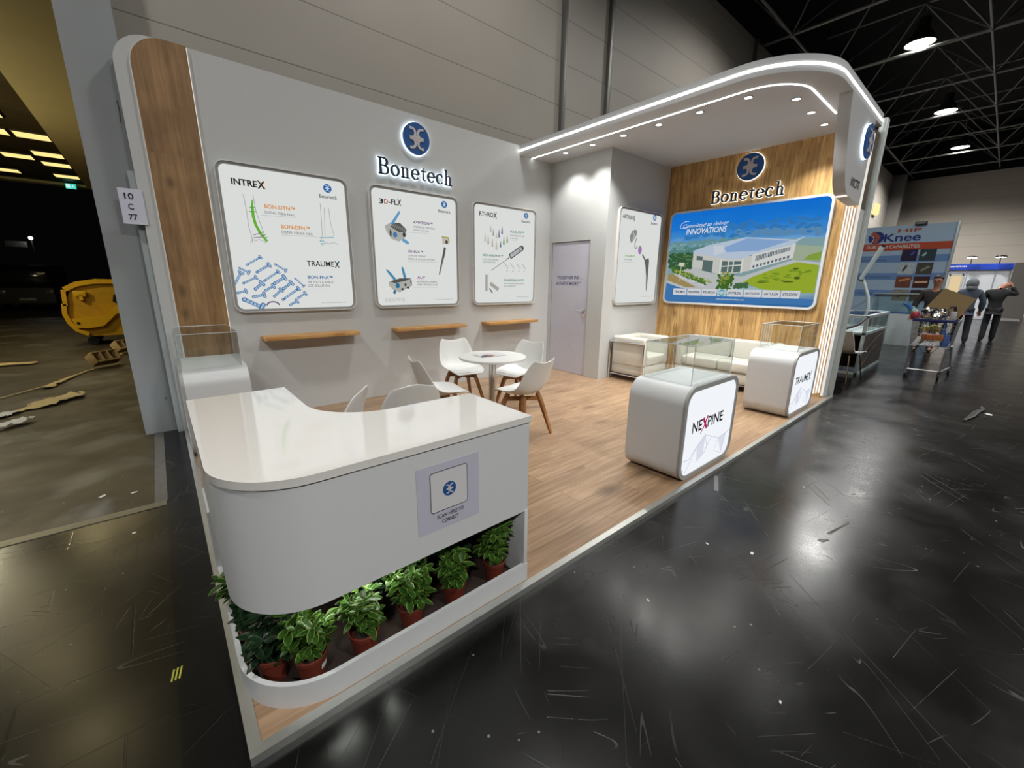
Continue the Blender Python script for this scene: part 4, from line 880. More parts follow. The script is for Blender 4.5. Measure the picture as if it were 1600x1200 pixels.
# ---------------------------------------------------------------- chairs and table
SHELL = flat('white_chair_shell', srgb(216, 217, 214), .38, noise=.01); PADM = flat('white_seat_pad', srgb(220, 221, 219), .5, noise=.015)
def make_chair(label, group, ear=.022, legs=True):
    t = thing('shell_chair', label, 'chair', (0, 0, ZP), 0, group)
    prof = [(.235, .425), (.215, .44), (.16, .445), (.07, .432), (-.02, .425), (-.10, .432), (-.16, .455), (-.20, .50), (-.225, .56), (-.245, .63), (-.265, .70), (-.285, .765), (-.292, .785)]
    hw = [.15, .19, .215, .23, .235, .235, .235, .235, .232, .222, .205, .175, .155]
    if ear < 0: hw[-4:] = [.216, .195, .155, .095]
    lift = [.0, .01, .03, .05, .062, .075, .085, .08, .07, .06, .045, .03, .02]
    P = []; nv = 14
    for i, ((y, z), w, l) in enumerate(zip(prof, hw, lift)):
        a = prof[max(i-1, 0)]; c = prof[min(i+1, len(prof)-1)]; ty, tz = c[0]-a[0], c[1]-a[1]; q = math.hypot(ty, tz); ny, nz = tz/q, -ty/q
        if nz < 0: ny, nz = -ny, -nz
        ny, nz = (abs(tz)/q, abs(ty)/q)
        row = []
        for j in range(nv+1):
            u = -1+2*j/nv; e = l*abs(u)**2.4
            zz = z+nz*e; yy = y+ny*e
            if i >= 10: zz += ear*(abs(u)**1.6-.6)*(i-9)/3*1.0
            row.append(Vector((w*math.sin(u*PI/2*.98) if False else w*u, yy, zz)))
        P.append(row)
    b = B(); b.grid(P, .011); o = b.build('shell', SHELL, t, sharp=50)
    md = o.modifiers.new('smooth', 'SUBSURF'); md.levels = 1; md.render_levels = 2
    b = B(); Q = []
    for i in range(1, 7):
        for h in ((0, .5) if i < 6 else (0,)):
            row = []
            for j in range(nv+1):
                u = (-1+2*j/nv); jj = (u*.84+1)/2*nv; j0 = min(int(jj), nv-1); fr = jj-j0
                A = P[i][j0].lerp(P[i][j0+1], fr); C2 = P[min(i+1, 6)][j0].lerp(P[min(i+1, 6)][j0+1], fr); q = A.lerp(C2, h)
                v = (i-1+h)/5; t_ = (1-abs(u)**4)*(1-abs(2*v-1)**6)
                row.append(q+Vector((0, 0, .012+.022*t_)))
            Q.append(row)
    b.grid(Q); b.build('seat_pad', PADM, t, sharp=60)
    if legs:
        for sx in (-1, 1):
            for sy in (-1, 1):
                b = B(); b.tube([(sx*.105, sy*.10-.01, .425), (sx*.135, sy*.125-.01, .34), (sx*.215, sy*.205-.01, 0)], [.024, .026, .017], 4, sq=True); b.build('leg', LEGW, t)
        for a in (1, -1):
            b = B(); M = Matrix.Translation((0, -.01, .375)) @ Matrix.Rotation(a*math.atan2(.12, .13), 4, 'Z'); b.box(-.17, -.013, -.02, .17, .013, .02, .003, M); b.build('cross_brace', LEGW, t)
    return t
def put(t, x, y, fx, fy): t.location = (x, y, ZP); t.rotation_euler.z = math.atan2(-fx, fy)
GR = 'white shell chairs around the round table'
ch = make_chair('white shell chair with its back to the counter, nearest the front of the stand', GR); put(ch, 2.60, 1.63, -.15, .99)
for lab, x, y, fx, fy in (('white shell chair seen in profile facing right, nearest the wall shelf side of the counter', 1.97, 2.10, .98, -.17),
                          ('white shell chair between the round table and the rear wall, facing the counter', 2.70, 2.84, -.16, -.98),
                          ('white shell chair half hidden behind the table, nearest the cabin door', 3.17, 2.33, -.97, -.18)):
    c = copy_tree(ch); c['label'] = lab; put(c, x, y, fx, fy)
c2 = make_chair('round-topped white shell chair behind the counter, nearest the rear corner', 'round-topped chairs behind the counter', -.02); put(c2, .75, 1.58, -.80, .60)
c = copy_tree(c2); c['label'] = 'round-topped white shell chair behind the counter, beside the profile chair'; put(c, 1.315, 1.52, .2, .98)
t = thing('round_table', 'round white table on a brushed steel column', 'table', (2.62, 2.13, ZP))
b = B(); b.lathe([(.30, .697), (.352, .70), (.356, .706), (.356, .72), (.352, .725), (.02, .7255)], 64); b.build('top', flat('table_top', srgb(222, 222, 219), .3, noise=.01), t)
b = B(); b.lathe([(.04, .02), (.04, .70)], 28); b.build('column', STEEL, t)
b = B(); b.lathe([(.21, 0), (.21, .008), (.20, .014), (.05, .03), (.045, .05), (.04, .06)], 40); b.build('base', STEEL, t)
t = thing('brochure', 'glossy printed brochure lying on the round table', 'brochure', (2.62, 2.18, ZP+.7275), -.12)
b = B(); b.box(-.15, -.105, 0, .15, .105, .004); b.build('pages', flat('brochure_page', srgb(206, 206, 210), .3, noise=.02), t)
b = B(); b.prism([(-.15, -.105), (-.02, -.105), (.03, .0), (-.04, .02), (-.15, -.05)], .004, .0044, 'xy'); b.build('dark_print', flat('brochure_dark', srgb(60, 60, 74), .3), t)
b = B(); b.prism(arc(-.01, -.045, .05, .03, 0, 340, 14), .0046, .005, 'xy'); b.build('red_print', flat('brochure_red', srgb(186, 90, 84), .3), t)

# ---------------------------------------------------------------- sofa and armchair
LEA = flat('cream_leather', srgb(208, 206, 196), .38, noise=.02, bump=.06, nscale=60)
def cube_seat(t, W, Dp, H, n):
    """front at local -y; steel frame, arms and back as cushions"""
    a = .13
    b = B(); b.box(.03, .03, .10, W-.03, Dp-.02, .26, .02); b.build('base_cushion', LEA, t)
    w = (W-2*a)/n
    for k in range(n):
        b = B(); b.box(a+k*w+.003, .01, .262, a+(k+1)*w-.003, Dp-.15, .42, .035, seg=4); b.build('seat_cushion', LEA, t)
    for x in (.015, W-a):
        b = B(); b.box(x, .02, .24, x+a-.015, Dp-.02, H, .035, seg=4); b.build('arm_cushion', LEA, t)
    for k in range(n):
        b = B(); b.box(a+k*w, Dp-.17, .40, a+(k+1)*w, Dp-.03, H+.0, .035, seg=4); b.build('back_cushion', LEA, t)
    b = B(); r = .0125
    for x in (0, W):
        b.tube([(x, .02, 0), (x, .02, H-.085)], r, 10); b.tube([(x, Dp, 0), (x, Dp, H-.085)], r, 10); b.tube([(x, .02-.0125, H-.085), (x, Dp+.0125, H-.085)], r, 10); b.tube([(x, .02, .09), (x, Dp, .09)], r*.8, 8)
    b.tube([(0, Dp, H-.085), (W, Dp, H-.085)], r, 10); b.tube([(0, .02, .09), (W, .02, .09)], r*.8, 8); b.tube([(0, Dp, .09), (W, Dp, .09)], r*.8, 8)
    b.build('steel_frame', CHROME, t)
    return t
cube_seat(thing('armchair', 'cream cube armchair with chrome frame against the cabin wall', 'armchair', (5.40, 2.03, ZP)), .74, .62, .69, 1)
cube_seat(thing('sofa', 'cream two-seat cube sofa with chrome frame along the timber wall', 'sofa', (6.12, 1.96, ZP), -PI/2), 1.36, .62, .69, 2)
# ---------------------------------------------------------------- neighbouring stands on the right
WALU = flat('showcase_alu', srgb(186, 200, 204), .35, .5); GLASS = acrylic('showcase_glass', (.93, .975, .975), 1.45); DOORG = flat('showcase_door', srgb(64, 58, 56), .3, noise=.1, nscale=2)
t = thing('glass_showcase', 'aluminium framed glass-topped counter beyond the light tubes', 'showcase', (9.1, .13, 0))
W, Dp, H = 2.0, .60, 1.03
b = B()
for x in (0, W-.05):
    for y in (0, Dp-.05): b.box(x, y, 0, x+.05, y+.05, H-.03, .004)
for z in (0, .70, H-.04):
    for y in (0, Dp-.05): b.box(0, y, z, W, y+.05, z+.05, .004)
    for x in (0, W-.05): b.box(x, 0, z, x+.05, Dp, z+.05, .004)
b.build('frame', WALU, t)
b = B(); b.box(.06, .015, .06, W-.06, .03, .69); b.build('side_panel', DOORG, t)
b = B(); stroke(b, [(.08, .42), (.4, .40), (.9, .52), (1.5, .62), (1.9, .66)], .012, .010, .014); stroke(b, [(.08, .08), (.5, .2), (.9, .36), (1.3, .44), (1.5, .42)], .012, .010, .014); b.build('side_panel_scratches', flat('panel_line', srgb(120, 116, 110), .4), t)
b = B(); b.box(.6, .04, .05, .62, Dp-.04, .70); b.build('inner_board', DARK, t)
b = B(); b.box(.0, .03, .705, W, Dp-.03, .72); b.build('shelf', flat('showcase_shelf', srgb(200, 212, 214), .4), t)
b = B(); b.box(.02, .006, .76, W-.02, .012, H-.04); b.build('glass_side', GLASS, t)
b = B(); b.box(.01, .01, H, W-.01, Dp-.01, H+.008); b.build('glass_top', GLASS, t)
t = thing('visitor_chair', 'white plastic chair on thin chrome legs before the glass-topped counter', 'chair', (8.56, .25, 0), -PI/2-.3)
P = []
for y, z, w in ((.22, .44, .19), (.12, .46, .21), (-.02, .44, .21), (-.14, .45, .21), (-.19, .52, .21), (-.21, .62, .20), (-.24, .72, .19), (-.26, .80, .17)):
    P.append([Vector((w*u, y, z+.03*u*u)) for u in [-1+.25*k for k in range(9)]])
b = B(); b.grid(P, .012); b.build('shell', SHELL, t, sharp=60)
for x in (-.2, .2):
    for y in (-.2, .2): b = B(); b.tube([(x*.7, y*.7, .43), (x, y, .006)], .009, 8); b.build('leg', CHROME, t)
t = thing('black_armrest_bar', 'black padded bar leaning over the white plastic chair', 'bar', (8.7, .22, .80), 0)
b = B(); b.tube([(-.14, .16, .03), (-.05, .10, .035), (.1, -.02, .10), (.36, -.06, .20)], [.02, .022, .022, .02], 8); b.build('pad', BLACK, t)
# display wall HIP Knee
t = thing('exhibit_wall', 'blue and white graphic wall headed HIP Knee with an orange band', 'exhibit wall', (15.4, 4.1, 0), -PI/2)
W, H = 4.35, 3.1
b = B(); b.box(0, 0, 0, W, .06, H); b.build('panel', flat('graphic_blue_grey', srgb(160, 186, 210), .5, noise=.05, nscale=2), t)
b = B()
for z in (2.16, 1.70, 1.25): b.box(0, -.002, z, W, 0, z+.18)
b.build('blue_bands', flat('graphic_band', srgb(102, 138, 190), .5), t)
b = B(); b.box(0, -.004, 2.47, W-.02, -.001, 2.655); b.build('orange_band', flat('graphic_orange', srgb(176, 72, 44), .5), t)
NV = flat('graphic_navy', srgb(24, 46, 122), .5); RD = flat('graphic_rust', srgb(160, 84, 60), .5); PW_ = flat('graphic_white', srgb(206, 206, 206), .5); DK = flat('graphic_ink', srgb(40, 52, 80), .5)
X = lambda y: 4.1-y
text('heading', 'Knee', X(1.15), X(.42), 2.70, 2.905, NV, t, y=-.003, bold=.02); text('heading_small', 'HIP', X(.90), X(.43), 2.925, 3.02, RD, t, y=-.003, bold=.03)
text('band_text', 'OUR OEM CAPABILITIES', X(1.49), X(.40), 2.525, 2.61, PW_, t, y=-.006, bold=.02)
b = B(); b.prism(arc(X(1.32), 2.82, .17, .16, 0, 345, 23), -.004, -.001); b.build('emblem_oval', NV, t)
b = B(); stroke(b, [(X(1.42), 2.96), (X(1.28), 2.84), (X(1.33), 2.68)], .1, -.007, -.004); b.build('emblem_joint', RD, t)
b = B(); stroke(b, [(X(1.50), 2.94), (X(1.36), 2.82), (X(1.40), 2.68)], .02, -.009, -.007); b.build('emblem_line', PW_, t)
text('service_line', 'Precision Machining', X(1.55), X(1.0), 2.19, 2.25, DK, t, y=-.004); text('service_line', 'Additive Manufacturing', X(1.6), X(.86), 1.74, 1.80, DK, t, y=-.004); text('service_line', 'Finishing', X(1.45), X(1.15), 1.30, 1.36, DK, t, y=-.004)
cols = [(26, 24, 60), (40, 60, 70), (176, 190, 196), (66, 66, 62), (110, 62, 50), (60, 24, 20), (130, 128, 118), (50, 40, 56)]
for k in range(8):
    xa = X(.715) if k % 2 == 0 else X(.365); za = 2.19-(k//2)*.345
    b = B(); b.box(xa, -.008, za, xa+.305, -.002, za+.29); b.build('photo_tile', flat('tile_%d' % k, srgb(*cols[k]), .5, noise=.5, nscale=14), t)
acc = [((.6, .5), (.8, .8), (70, 70, 150)), ((.2, .4), (.4, .7), (150, 180, 176)), ((.3, .3), (.5, .8), (60, 70, 70)), ((.3, .3), (.8, .7), (140, 136, 120)), ((.2, .6), (.9, .8), (200, 140, 80)), ((.1, .5), (.9, .52), (220, 180, 150)), ((.3, .3), (.7, .6), (90, 90, 80)), ((.3, .3), (.7, .6), (100, 60, 60))]
for k, (p, q, c) in enumerate(acc):
    xa = X(.715) if k % 2 == 0 else X(.365); za = 2.19-(k//2)*.345
    b = B(); stroke(b, [(xa+.305*p[0], za+.29*p[1]), (xa+.305*q[0], za+.29*q[1])], .05, -.011, -.008); b.build('photo_motif', flat('motif_%d' % k, srgb(*c), .5), t)
b = B(); b.box(W-.05, -.03, 0, W, .09, H+.01, .004); b.build('end_post', WALU, t)
b = B(); b.box(X(.59), -.06, H-.01, X(.36), .02, H+.07, .01); o = b.build('clip_lamp', BLACK, t)
b = B(); b.box(X(.57), -.064, H+.005, X(.38), -.058, H+.05); b.build('lamp_glass', flat('lamp_glass', srgb(120, 124, 128), .2), o)
# plinth with glass box in front of it
t = thing('showcase_plinth', 'white plinth carrying a pale glass box before the blue graphic wall', 'showcase', (14.85, 1.0, 0), -PI/2)
b = B(); b.box(0, 0, 0, .88, .5, .82, .004); b.build('plinth', flat('plinth_white', srgb(190, 204, 208), .5), t)
b = B(); b.ring(rrect(0, 0, .88, .5, .004, 1), rrect(.012, .012, .868, .488, .004, 1), .82, 1.34, 'xy'); b.build('glass_box', GLASS, t)
b = B(); b.ring(rrect(-.01, -.01, .89, .51, .004, 1), rrect(.02, .02, .86, .48, .004, 1), 1.33, 1.355, 'xy'); b.build('glass_rim', WALU, t)
b = B(); b.box(.15, .1, .821, .8, .4, .86, .01); b.build('blue_cloth', flat('blue_cloth', srgb(60, 96, 150), .7, noise=.2), t)
# folding arm / light stand
t = thing('jointed_light_arm', 'slim pale jointed arm rising behind the glass-topped counter', 'light arm', (12, .63, 1.045)); foot = -1.045
b = B(); b.tube([(0, 0, foot), (0, 0, 0), (0, .04, .25), (0, .18, .60)], .03, 8); b.build('lower_rod', flat('arm_white', srgb(206, 220, 222), .4), t)
b = B(); b.tube([(0, .24, .62), (0, .10, .98), (0, -.02, 1.30)], [.036, .042, .05], 8); b.build('upper_rod', flat('arm_white', srgb(206, 220, 222), .4), t)
b = B(); b.tube([(0, .17, .60), (0, .27, .64)], .035, 8); b.build('joint', flat('joint_grey', srgb(120, 130, 134), .5), t)
b = B(); b.tube([(0, -.02, 1.30), (0, -.035, 1.335)], .04, 8); b.build('head_cap', BLACK, t)
b = B(); b.box(-.2, -.2, foot, .2, .2, foot+.02, .004); b.build('foot_plate', BLACK, t)
# far blue stand
t = thing('far_stand', 'distant white stand with blue header ending in ection', 'exhibition stand', (33, 1.4, 0), -PI/2)
b = B(); b.box(-1, 0, 0, 2.7, .1, 2.44); b.build('wall', flat('stand_wall', srgb(206, 210, 216), .6), t)
b = B(); b.box(-1, -.12, 2.43, 2.72, .1, 2.73); b.build('header', flat('stand_header', srgb(24, 60, 170), .5), t)
text('header_text', 'Inspection', .06, 1.12, 2.55, 2.66, flat('header_white', srgb(226, 230, 240), .5), t, y=-.13, bold=.03, shear=.2)
b = B()
for x in (1.16, 2.15, 2.64): b.box(x, -.03, 0, x+.04, 0, 2.43)
b.build('uprights', WALU, t)
b = B(); b.box(.62, -.02, .1, 1.02, 0, 2.12); b.build('lit_doorway', emit('warm_doorway', (1, .78, .45), .75), t)
b = B(); b.box(.54, -.04, 0, .61, 0, 2.2); b.box(1.03, -.04, 0, 1.10, 0, 2.2); b.box(.54, -.04, 2.13, 1.10, 0, 2.2); b.build('door_frame', flat('far_frame', srgb(190, 186, 176), .5), t)
slab('floor_far_stand', 30.5, -2.0, .0, 33, 1.5, .02, flat('far_floor', srgb(120, 120, 122), .3))
for k, (y, lab) in enumerate(((.18, 'left small bright lamp over the distant blue header'), (-.81, 'right small bright lamp over the distant blue header'))):
    t = thing('arm_spotlight', lab, 'spotlight', (32.7, y, 3.03), 0, 'arm lamps over the blue header')
    b = B(); b.lathe([(.20, 0), (.22, .02), (.20, .06), (.05, .1)], 16); b.build('housing', BLACK, t); b = B(); b.lathe([(.18, -.02), (.18, -.004)], 16); b.build('lens', LAMP, t); b = B(); b.tube([(0, 0, .05), (.22, 0, -.30)], .02, 6); b.build('arm', BLACK, t)
slab('wall_side_stand', 32.9, -2.1, 0, 33.2, -1.33, 2.75, flat('dark_side_wall', srgb(84, 80, 76), .6))
t = thing('wall_beacon', 'small glowing amber lamp on the beige hall wall', 'lamp', (30.4, 4.2, 5.3))
b = B(); b.box(-.3, -.2, 0, .3, 0, .55, .05); b.build('glass', emit('amber_glow', (1, .72, .32), 1.3), t); b = B(); b.box(-.34, -.04, -.04, .34, 0, .0); b.build('bracket', BLACK, t)

# ---------------------------------------------------------------- people
SKIN = flat('skin', srgb(170, 118, 96), .5, noise=.05); 
def skinmesh(name, joints, bones, mat, parent, sub=2, root=0):
    me = bpy.data.meshes.new(name+'_rig'); me.from_pydata([j[0] for j in joints], bones, [])
    o = bpy.data.objects.new(name+'_rig', me); COL.objects.link(o)
    m = o.modifiers.new('skin', 'SKIN'); m.use_smooth_shade = True
    for v, j in zip(me.skin_vertices[0].data, joints):
        r = j[1]; v.radius = r if isinstance(r, tuple) else (r, r)
    me.skin_vertices[0].data[root].use_root = True
    s = o.modifiers.new('sub', 'SUBSURF'); s.levels = sub; s.render_levels = sub
    dg = bpy.context.evaluated_depsgraph_get(); out = bpy.data.meshes.new_from_object(o.evaluated_get(dg)); bpy.data.objects.remove(o)
    out.materials.clear(); out.materials.append(mat)
    for p in out.polygons: p.use_smooth = True
    q = bpy.data.objects.new(name, out); COL.objects.link(q); q.parent = parent; return q
def person(loc, rz, label, top, legs, lean=0., step=.12, hands=None, head=(0, 0, 0), hood=None, haircol=None, twist=0., topname='jacket', face=True):
    """faces local -y; lean = sideways offset of the upper body (local x)"""
    t = thing('person', label, 'person', loc, rz)
    lx = lean
    J = {'pel': (0, 0, .93), 'sp': (lx*.3, -.02, 1.12), 'ch': (lx*.7, -.02, 1.32), 'nk': (lx, -.03, 1.47)}
    hd = Vector((lx+head[0], -.05+head[1], 1.60+head[2]))
    for s, n in ((1, 'l'), (-1, 'r')):
        J['hip'+n] = (s*.09, 0, .90); J['kn'+n] = (s*.10, -.05+step*s*.5, .49); J['an'+n] = (s*.11, step*s, .09); J['toe'+n] = (s*.13, step*s-.15, .035)
        J['sh'+n] = (lx+s*.185, -.02, 1.40)
        hp = hands[n] if hands else ((lx*.6+s*.30, -.06, 1.12), (lx*.4+s*.30, -.16, .88))
        J['el'+n], J['wr'+n] = hp
    names = list(J); idx = {n: i for i, n in enumerate(names)}
    R = {'pel': (.115, .085), 'sp': (.105, .075), 'ch': (.12, .078), 'nk': .055, 'hip': .09, 'kn': .058, 'an': .04, 'toe': .035, 'sh': .06, 'el': .042, 'wr': .028}
    rad = lambda n: R.get(n, R.get(n[:-1]))
    joints = [(J[n], rad(n)) for n in names]
    bones = [('pel', 'sp'), ('sp', 'ch'), ('ch', 'nk')]
    for n in 'lr': bones += [('pel', 'hip'+n), ('hip'+n, 'kn'+n), ('kn'+n, 'an'+n), ('an'+n, 'toe'+n), ('ch', 'sh'+n), ('sh'+n, 'el'+n), ('el'+n, 'wr'+n)]
    bones = [(idx[a], idx[c]) for a, c in bones]
    # head chain and five-fingered hands continue the same surface
    k = len(joints); nk = idx['nk']; H = hd; up = (H-Vector(J['nk'])).normalized()
    joints += [(tuple(H-up*.03), (.072, .08)), (tuple(H+up*.05), (.092, .108)), (tuple(H+up*.12), (.068, .08))]; bones += [(nk, k), (k, k+1), (k+1, k+2)]
    for n, s in (('l', 1), ('r', -1)):
        w = Vector(J['wr'+n]); e = Vector(J['el'+n]); d = (w-e).normalized(); sd = d.cross(Vector((0, 1, .2))).normalized()
        p = len(joints); joints.append((tuple(w+d*.06), (.036, .018))); bones.append((idx['wr'+n], p))
        for f, ln in ((-1.5, .06), (-.5, .075), (.5, .08), (1.5, .07)):
            q = len(joints); a = w+d*.10+sd*f*.019; joints.append((tuple(a), .009)); joints.append((tuple(a+d*ln*.75+Vector((0, -.012, 0))), .008)); bones += [(p, q), (q, q+1)]
        q = len(joints); a = w+d*.05+sd*(-s)*.04; joints.append((tuple(a), .010)); joints.append((tuple(a+d*.045+sd*(-s)*.015), .009)); bones += [(p, q), (q, q+1)]
    body = skinmesh('body', joints, bones, SKIN, t)
    # clothes
    tj = [(J[n], (rad(n)[0]+.045, rad(n)[1]+.05) if isinstance(rad(n), tuple) else rad(n)+.022) for n in names if n not in ('nk',)]
    nm = [n for n in names if n not in ('nk',)]
    sel = ['pel', 'sp', 'ch', 'shl', 'ell', 'wrl', 'shr', 'elr', 'wrr']; ii = {n: i for i, n in enumerate(sel)}
    jj = [(J[n], dict(zip(nm, [q[1] for q in tj]))[n]) for n in sel]; kk = len(jj)
    jj.append(((J['pel'][0], J['pel'][1], .86), (.148, .112))); jj.append(((lx, -.03, 1.49), (.082, .082)))
    skinmesh(topname, jj, [(ii['pel'], ii['sp']), (ii['sp'], ii['ch']), (ii['ch'], ii['shl']), (ii['shl'], ii['ell']), (ii['ell'], ii['wrl']), (ii['ch'], ii['shr']), (ii['shr'], ii['elr']), (ii['elr'], ii['wrr']), (ii['pel'], kk), (ii['ch'], kk+1)], top, t)
    sel = ['pel', 'hipl', 'knl', 'anl', 'hipr', 'knr', 'anr']; ii = {n: i for i, n in enumerate(sel)}
    rr = {'pel': (.128, .10), 'hip': .098, 'kn': .078, 'an': .066}
    skinmesh('trousers', [((J[n][0], J[n][1], J[n][2]-(.045 if n[:2] == 'an' else 0)), rr.get(n, rr.get(n[:-1]))) for n in sel], [(0, 1), (1, 2), (2, 3), (0, 4), (4, 5), (5, 6)], legs, t)
    for n in 'lr': skinmesh('shoe', [((J['an'+n][0], J['an'+n][1]+.04, .05), .05), ((J['an'+n][0]+.005, J['an'+n][1]-.06, .045), .048), (J['toe'+n], .040)], [(0, 1), (1, 2)], flat('shoe_black', (.012, .012, .013), .5), t)
    if hood:
        b = B(); b.ball(tuple(H+up*.045+Vector((0, .02, 0))), .135, (.95, 1.05, 1.15)); b.ball(tuple(H-up*.09+Vector((0, .03, 0))), .115, (1.05, .9, .8)); b.build('hood', hood, t)
        return t
    if haircol:
        b = B(); b.ball(tuple(H+up*.095+Vector((0, .028, 0))), .097, (.93, 1.08, .84)); b.build('hair', haircol, t)
    if face:
        fr = Vector((0, -1, 0)); c = H+up*.035
        for s in (1, -1):
            b = B(); b.ball(tuple(c+fr*.088+Vector((s*.032, 0, .012))), .011); b.build('eye', flat('eye_dark', (.03, .025, .02), .3), t)
            b = B(); b.ball(tuple(c+Vector((s*.082, .015, 0))), .024, (.5, .8, 1.3)); b.build('ear', SKIN, t)
        b = B(); b.ball(tuple(c+fr*.10+Vector((0, 0, -.015))), .016, (.8, 1, 1.5)); b.build('nose', SKIN, t)
        b = B(); b.box(-.028, -.004, -.005, .028, .004, .005, .003, Matrix.Translation(c+fr*.088+Vector((0, 0, -.05)))); b.build('mouth', flat('lips', srgb(190, 150, 140), .5), t)
    else:
        for s in (1, -1):
            b = B(); b.ball(tuple(H+up*.03+Vector((s*.082, .0, 0))), .024, (.5, .8, 1.3)); b.build('ear', SKIN, t)
    return t
BLK = flat('black_jacket', srgb(26, 27, 30), .8, noise=.2); GRYJ = flat('grey_blue_hoodie', srgb(74, 82, 96), .85, noise=.1); TRS = flat('dark_trousers', srgb(28, 29, 33), .85, noise=.15); HAIR = flat('black_hair', (.012, .01, .009), .6)
person((14.0, -.22, 0), -PI/2-.1, 'smiling person with short dark hair in a dark jacket behind the trolley', flat('brown_jacket', srgb(44, 40, 38), .8), TRS, haircol=HAIR, head=(0, 0, .03))
person((17.2, -.66, 0), PI/2+.15, 'person in a grey hooded top seen from behind, walking past the cardboard', GRYJ, TRS, step=-.16, hood=flat('grey_hood', srgb(104, 108, 112), .85), topname='hooded_top', head=(0, -.02, -.02), face=False)
person((18.3, -1.17, 0), PI/2+.1, 'person in black jacket and trousers seen from behind with a raised arm', BLK, TRS, lean=.03, step=.08, hands={'l': ((-.24, -.05, 1.14), (-.30, -.20, .98)), 'r': ((.02, 0, 0), (0, 0, 0))} if False else {'l': ((.27, -.04, 1.13), (.27, -.16, .90)), 'r': ((-.36, -.10, 1.34), (-.22, -.10, 1.56))}, head=(-.10, -.06, -.03), face=False)

# ---------------------------------------------------------------- shopping trolley and its load
ZN = flat('zinc_wire', (.62, .63, .63), .3, .9)
t = thing('shopping_trolley', 'wire shopping trolley piled with rubbish standing in the dark aisle', 'trolley', (9.68, -.62, 0), 0)
def BK(u, v, z): # basket, u 0..1 along x, v -1..1 across; tapers
    k = (z-.54)/.46; return (.0+u*(.85+.12*k)-.05*k, v*(.235+.03*k), z)
b = B()
for z in (.56, .66, .76, .86, .98):
    b.tube([BK(0, -1, z), BK(1, -1, z), BK(1, 1, z), BK(0, 1, z)], .004 if z < .97 else .009, 6, closed=True)
for k in range(13):
    v = -1+k/6; b.tube([BK(0, v, .98), BK(0, v, .56), BK(1, v, .56), BK(1, v, .98)], .003, 5)
for k in range(1, 14):
    u = k/14
    for v in (-1, 1): b.tube([BK(u, v, .98), BK(u, v, .56)], .003, 5)
    b.tube([BK(u, -1, .56), BK(u, 1, .56)], .003, 5)
b.build('basket', ZN, t)
b = B()
for s in (-1, 1):
    b.tube([(.02, s*.20, .15), (.0, s*.215, .55)], .014, 8); b.tube([(.02, s*.20, .15), (.9, s*.27, .13)], .014, 8); b.tube([(.9, s*.27, .13), (.55, s*.24, .54)], .014, 8); b.tube([(.86, s*.26, .94), (1.02, s*.27, 1.05)], .012, 8)
b.tube([(.02, -.2, .15), (.02, .2, .15)], .012, 8); b.build('frame', ZN, t)
b = B(); b.tube([(1.02, -.28, 1.05), (1.02, .28, 1.05)], .017, 10); b.build('handle', flat('trolley_handle', srgb(150, 30, 40), .4), t)
b = B(); b.box(-.075, -.262, .965, -.05, .262, 1.01, .006); b.build('rim_bumper', flat('rim_blue', srgb(36, 42, 96), .5), t)
for x, y in ((.02, .20), (.02, -.20), (.9, .27), (.9, -.27)):
    b = B(); b.lathe([(.06, -.015), (.062, -.01), (.062, .01), (.06, .015)], 18, M=Matrix.Translation((x, y, .063)) @ Matrix.Rotation(PI/2, 4, 'X')); o = b.build('caster_wheel', BLACK, t)
    b = B(); b.box(x-.012, y-.022, .06, x+.03, y-.018, .15); b.box(x-.012, y+.018, .06, x+.03, y+.022, .15); b.box(x-.012, y-.022, .13, x+.03, y+.022, .15); b.build('caster_fork', CHROME, t)
def item(name, label, cat, bb, mat, loc=(0, 0, 0), rz=0, group=None):
    o = bb.build(name, mat, loc=loc, rotz=rz); return tag(o, label, cat, group)
CARD = flat('cardboard', srgb(132, 112, 74), .8, noise=.08)
t = thing('cardboard_sheet', 'large flat brown cardboard box leaning out of the trolley', 'cardboard', (0, 0, 0))
b = B(); Q = [Vector(p) for p in ((9.98, -.61, 1.50), (10.02, -.99, 1.34), (9.95, -.85, 1.01), (9.9, -.44, 1.16))]
b.grid([[Q[0], (Q[0]+Q[1])/2, Q[1]], [(Q[0]+Q[3])/2, (Q[0]+Q[1]+Q[2]+Q[3])/4+Vector((.004, 0, 0)), (Q[1]+Q[2])/2], [Q[3], (Q[3]+Q[2])/2, Q[2]]], .03); b.build('board', CARD, t, sharp=20)
b = B(); o3 = Vector((-.004, 0, 0)); b.tube([(Q[0]+Q[1])/2+o3, (Q[2]+Q[3])/2+o3], .004, 4); b.tube([(Q[0]+Q[3])/2+o3, (Q[1]+Q[2])/2+o3], .003, 4); b.build('fold_lines', flat('card_fold', srgb(104, 86, 54), .8), t)
b = B(); R = random.Random(4); P = []
for k in range(15):
    y = -.44-.30*k/14; P.append([Vector((9.78+.11*math.cos(a)*R.uniform(.75, 1.1), y, 1.09+.095*math.sin(a)*R.uniform(.75, 1.15))) for a in [2*PI*j/18 for j in range(19)]])
for r in P: r[-1] = r[0].copy()
b.grid(P); item('foil_roll', 'crumpled silver foil roll on top of the trolley load', 'foil', b, flat('foil', (.8, .8, .8), .15, 1.))
b = B(); b.ball((9.72, -.36, 1.05), .06, (1, 1, 1.3)); b.ball((9.72, -.40, 1.03), .05, (1, 1.2, 1)); item('red_bag', 'crumpled red bag at the left rim of the trolley', 'bag', b, flat('red_bag', srgb(150, 34, 44), .5, noise=.2))
b = B(); b.tube([(9.66, -.37, 1.02), (9.63, -.5, .985), (9.63, -.65, .965), (9.66, -.80, .985), (9.70, -.86, 1.03)], .02, 8); item('black_hose', 'black hose lying across the front rim of the trolley', 'hose', b, BLACK)
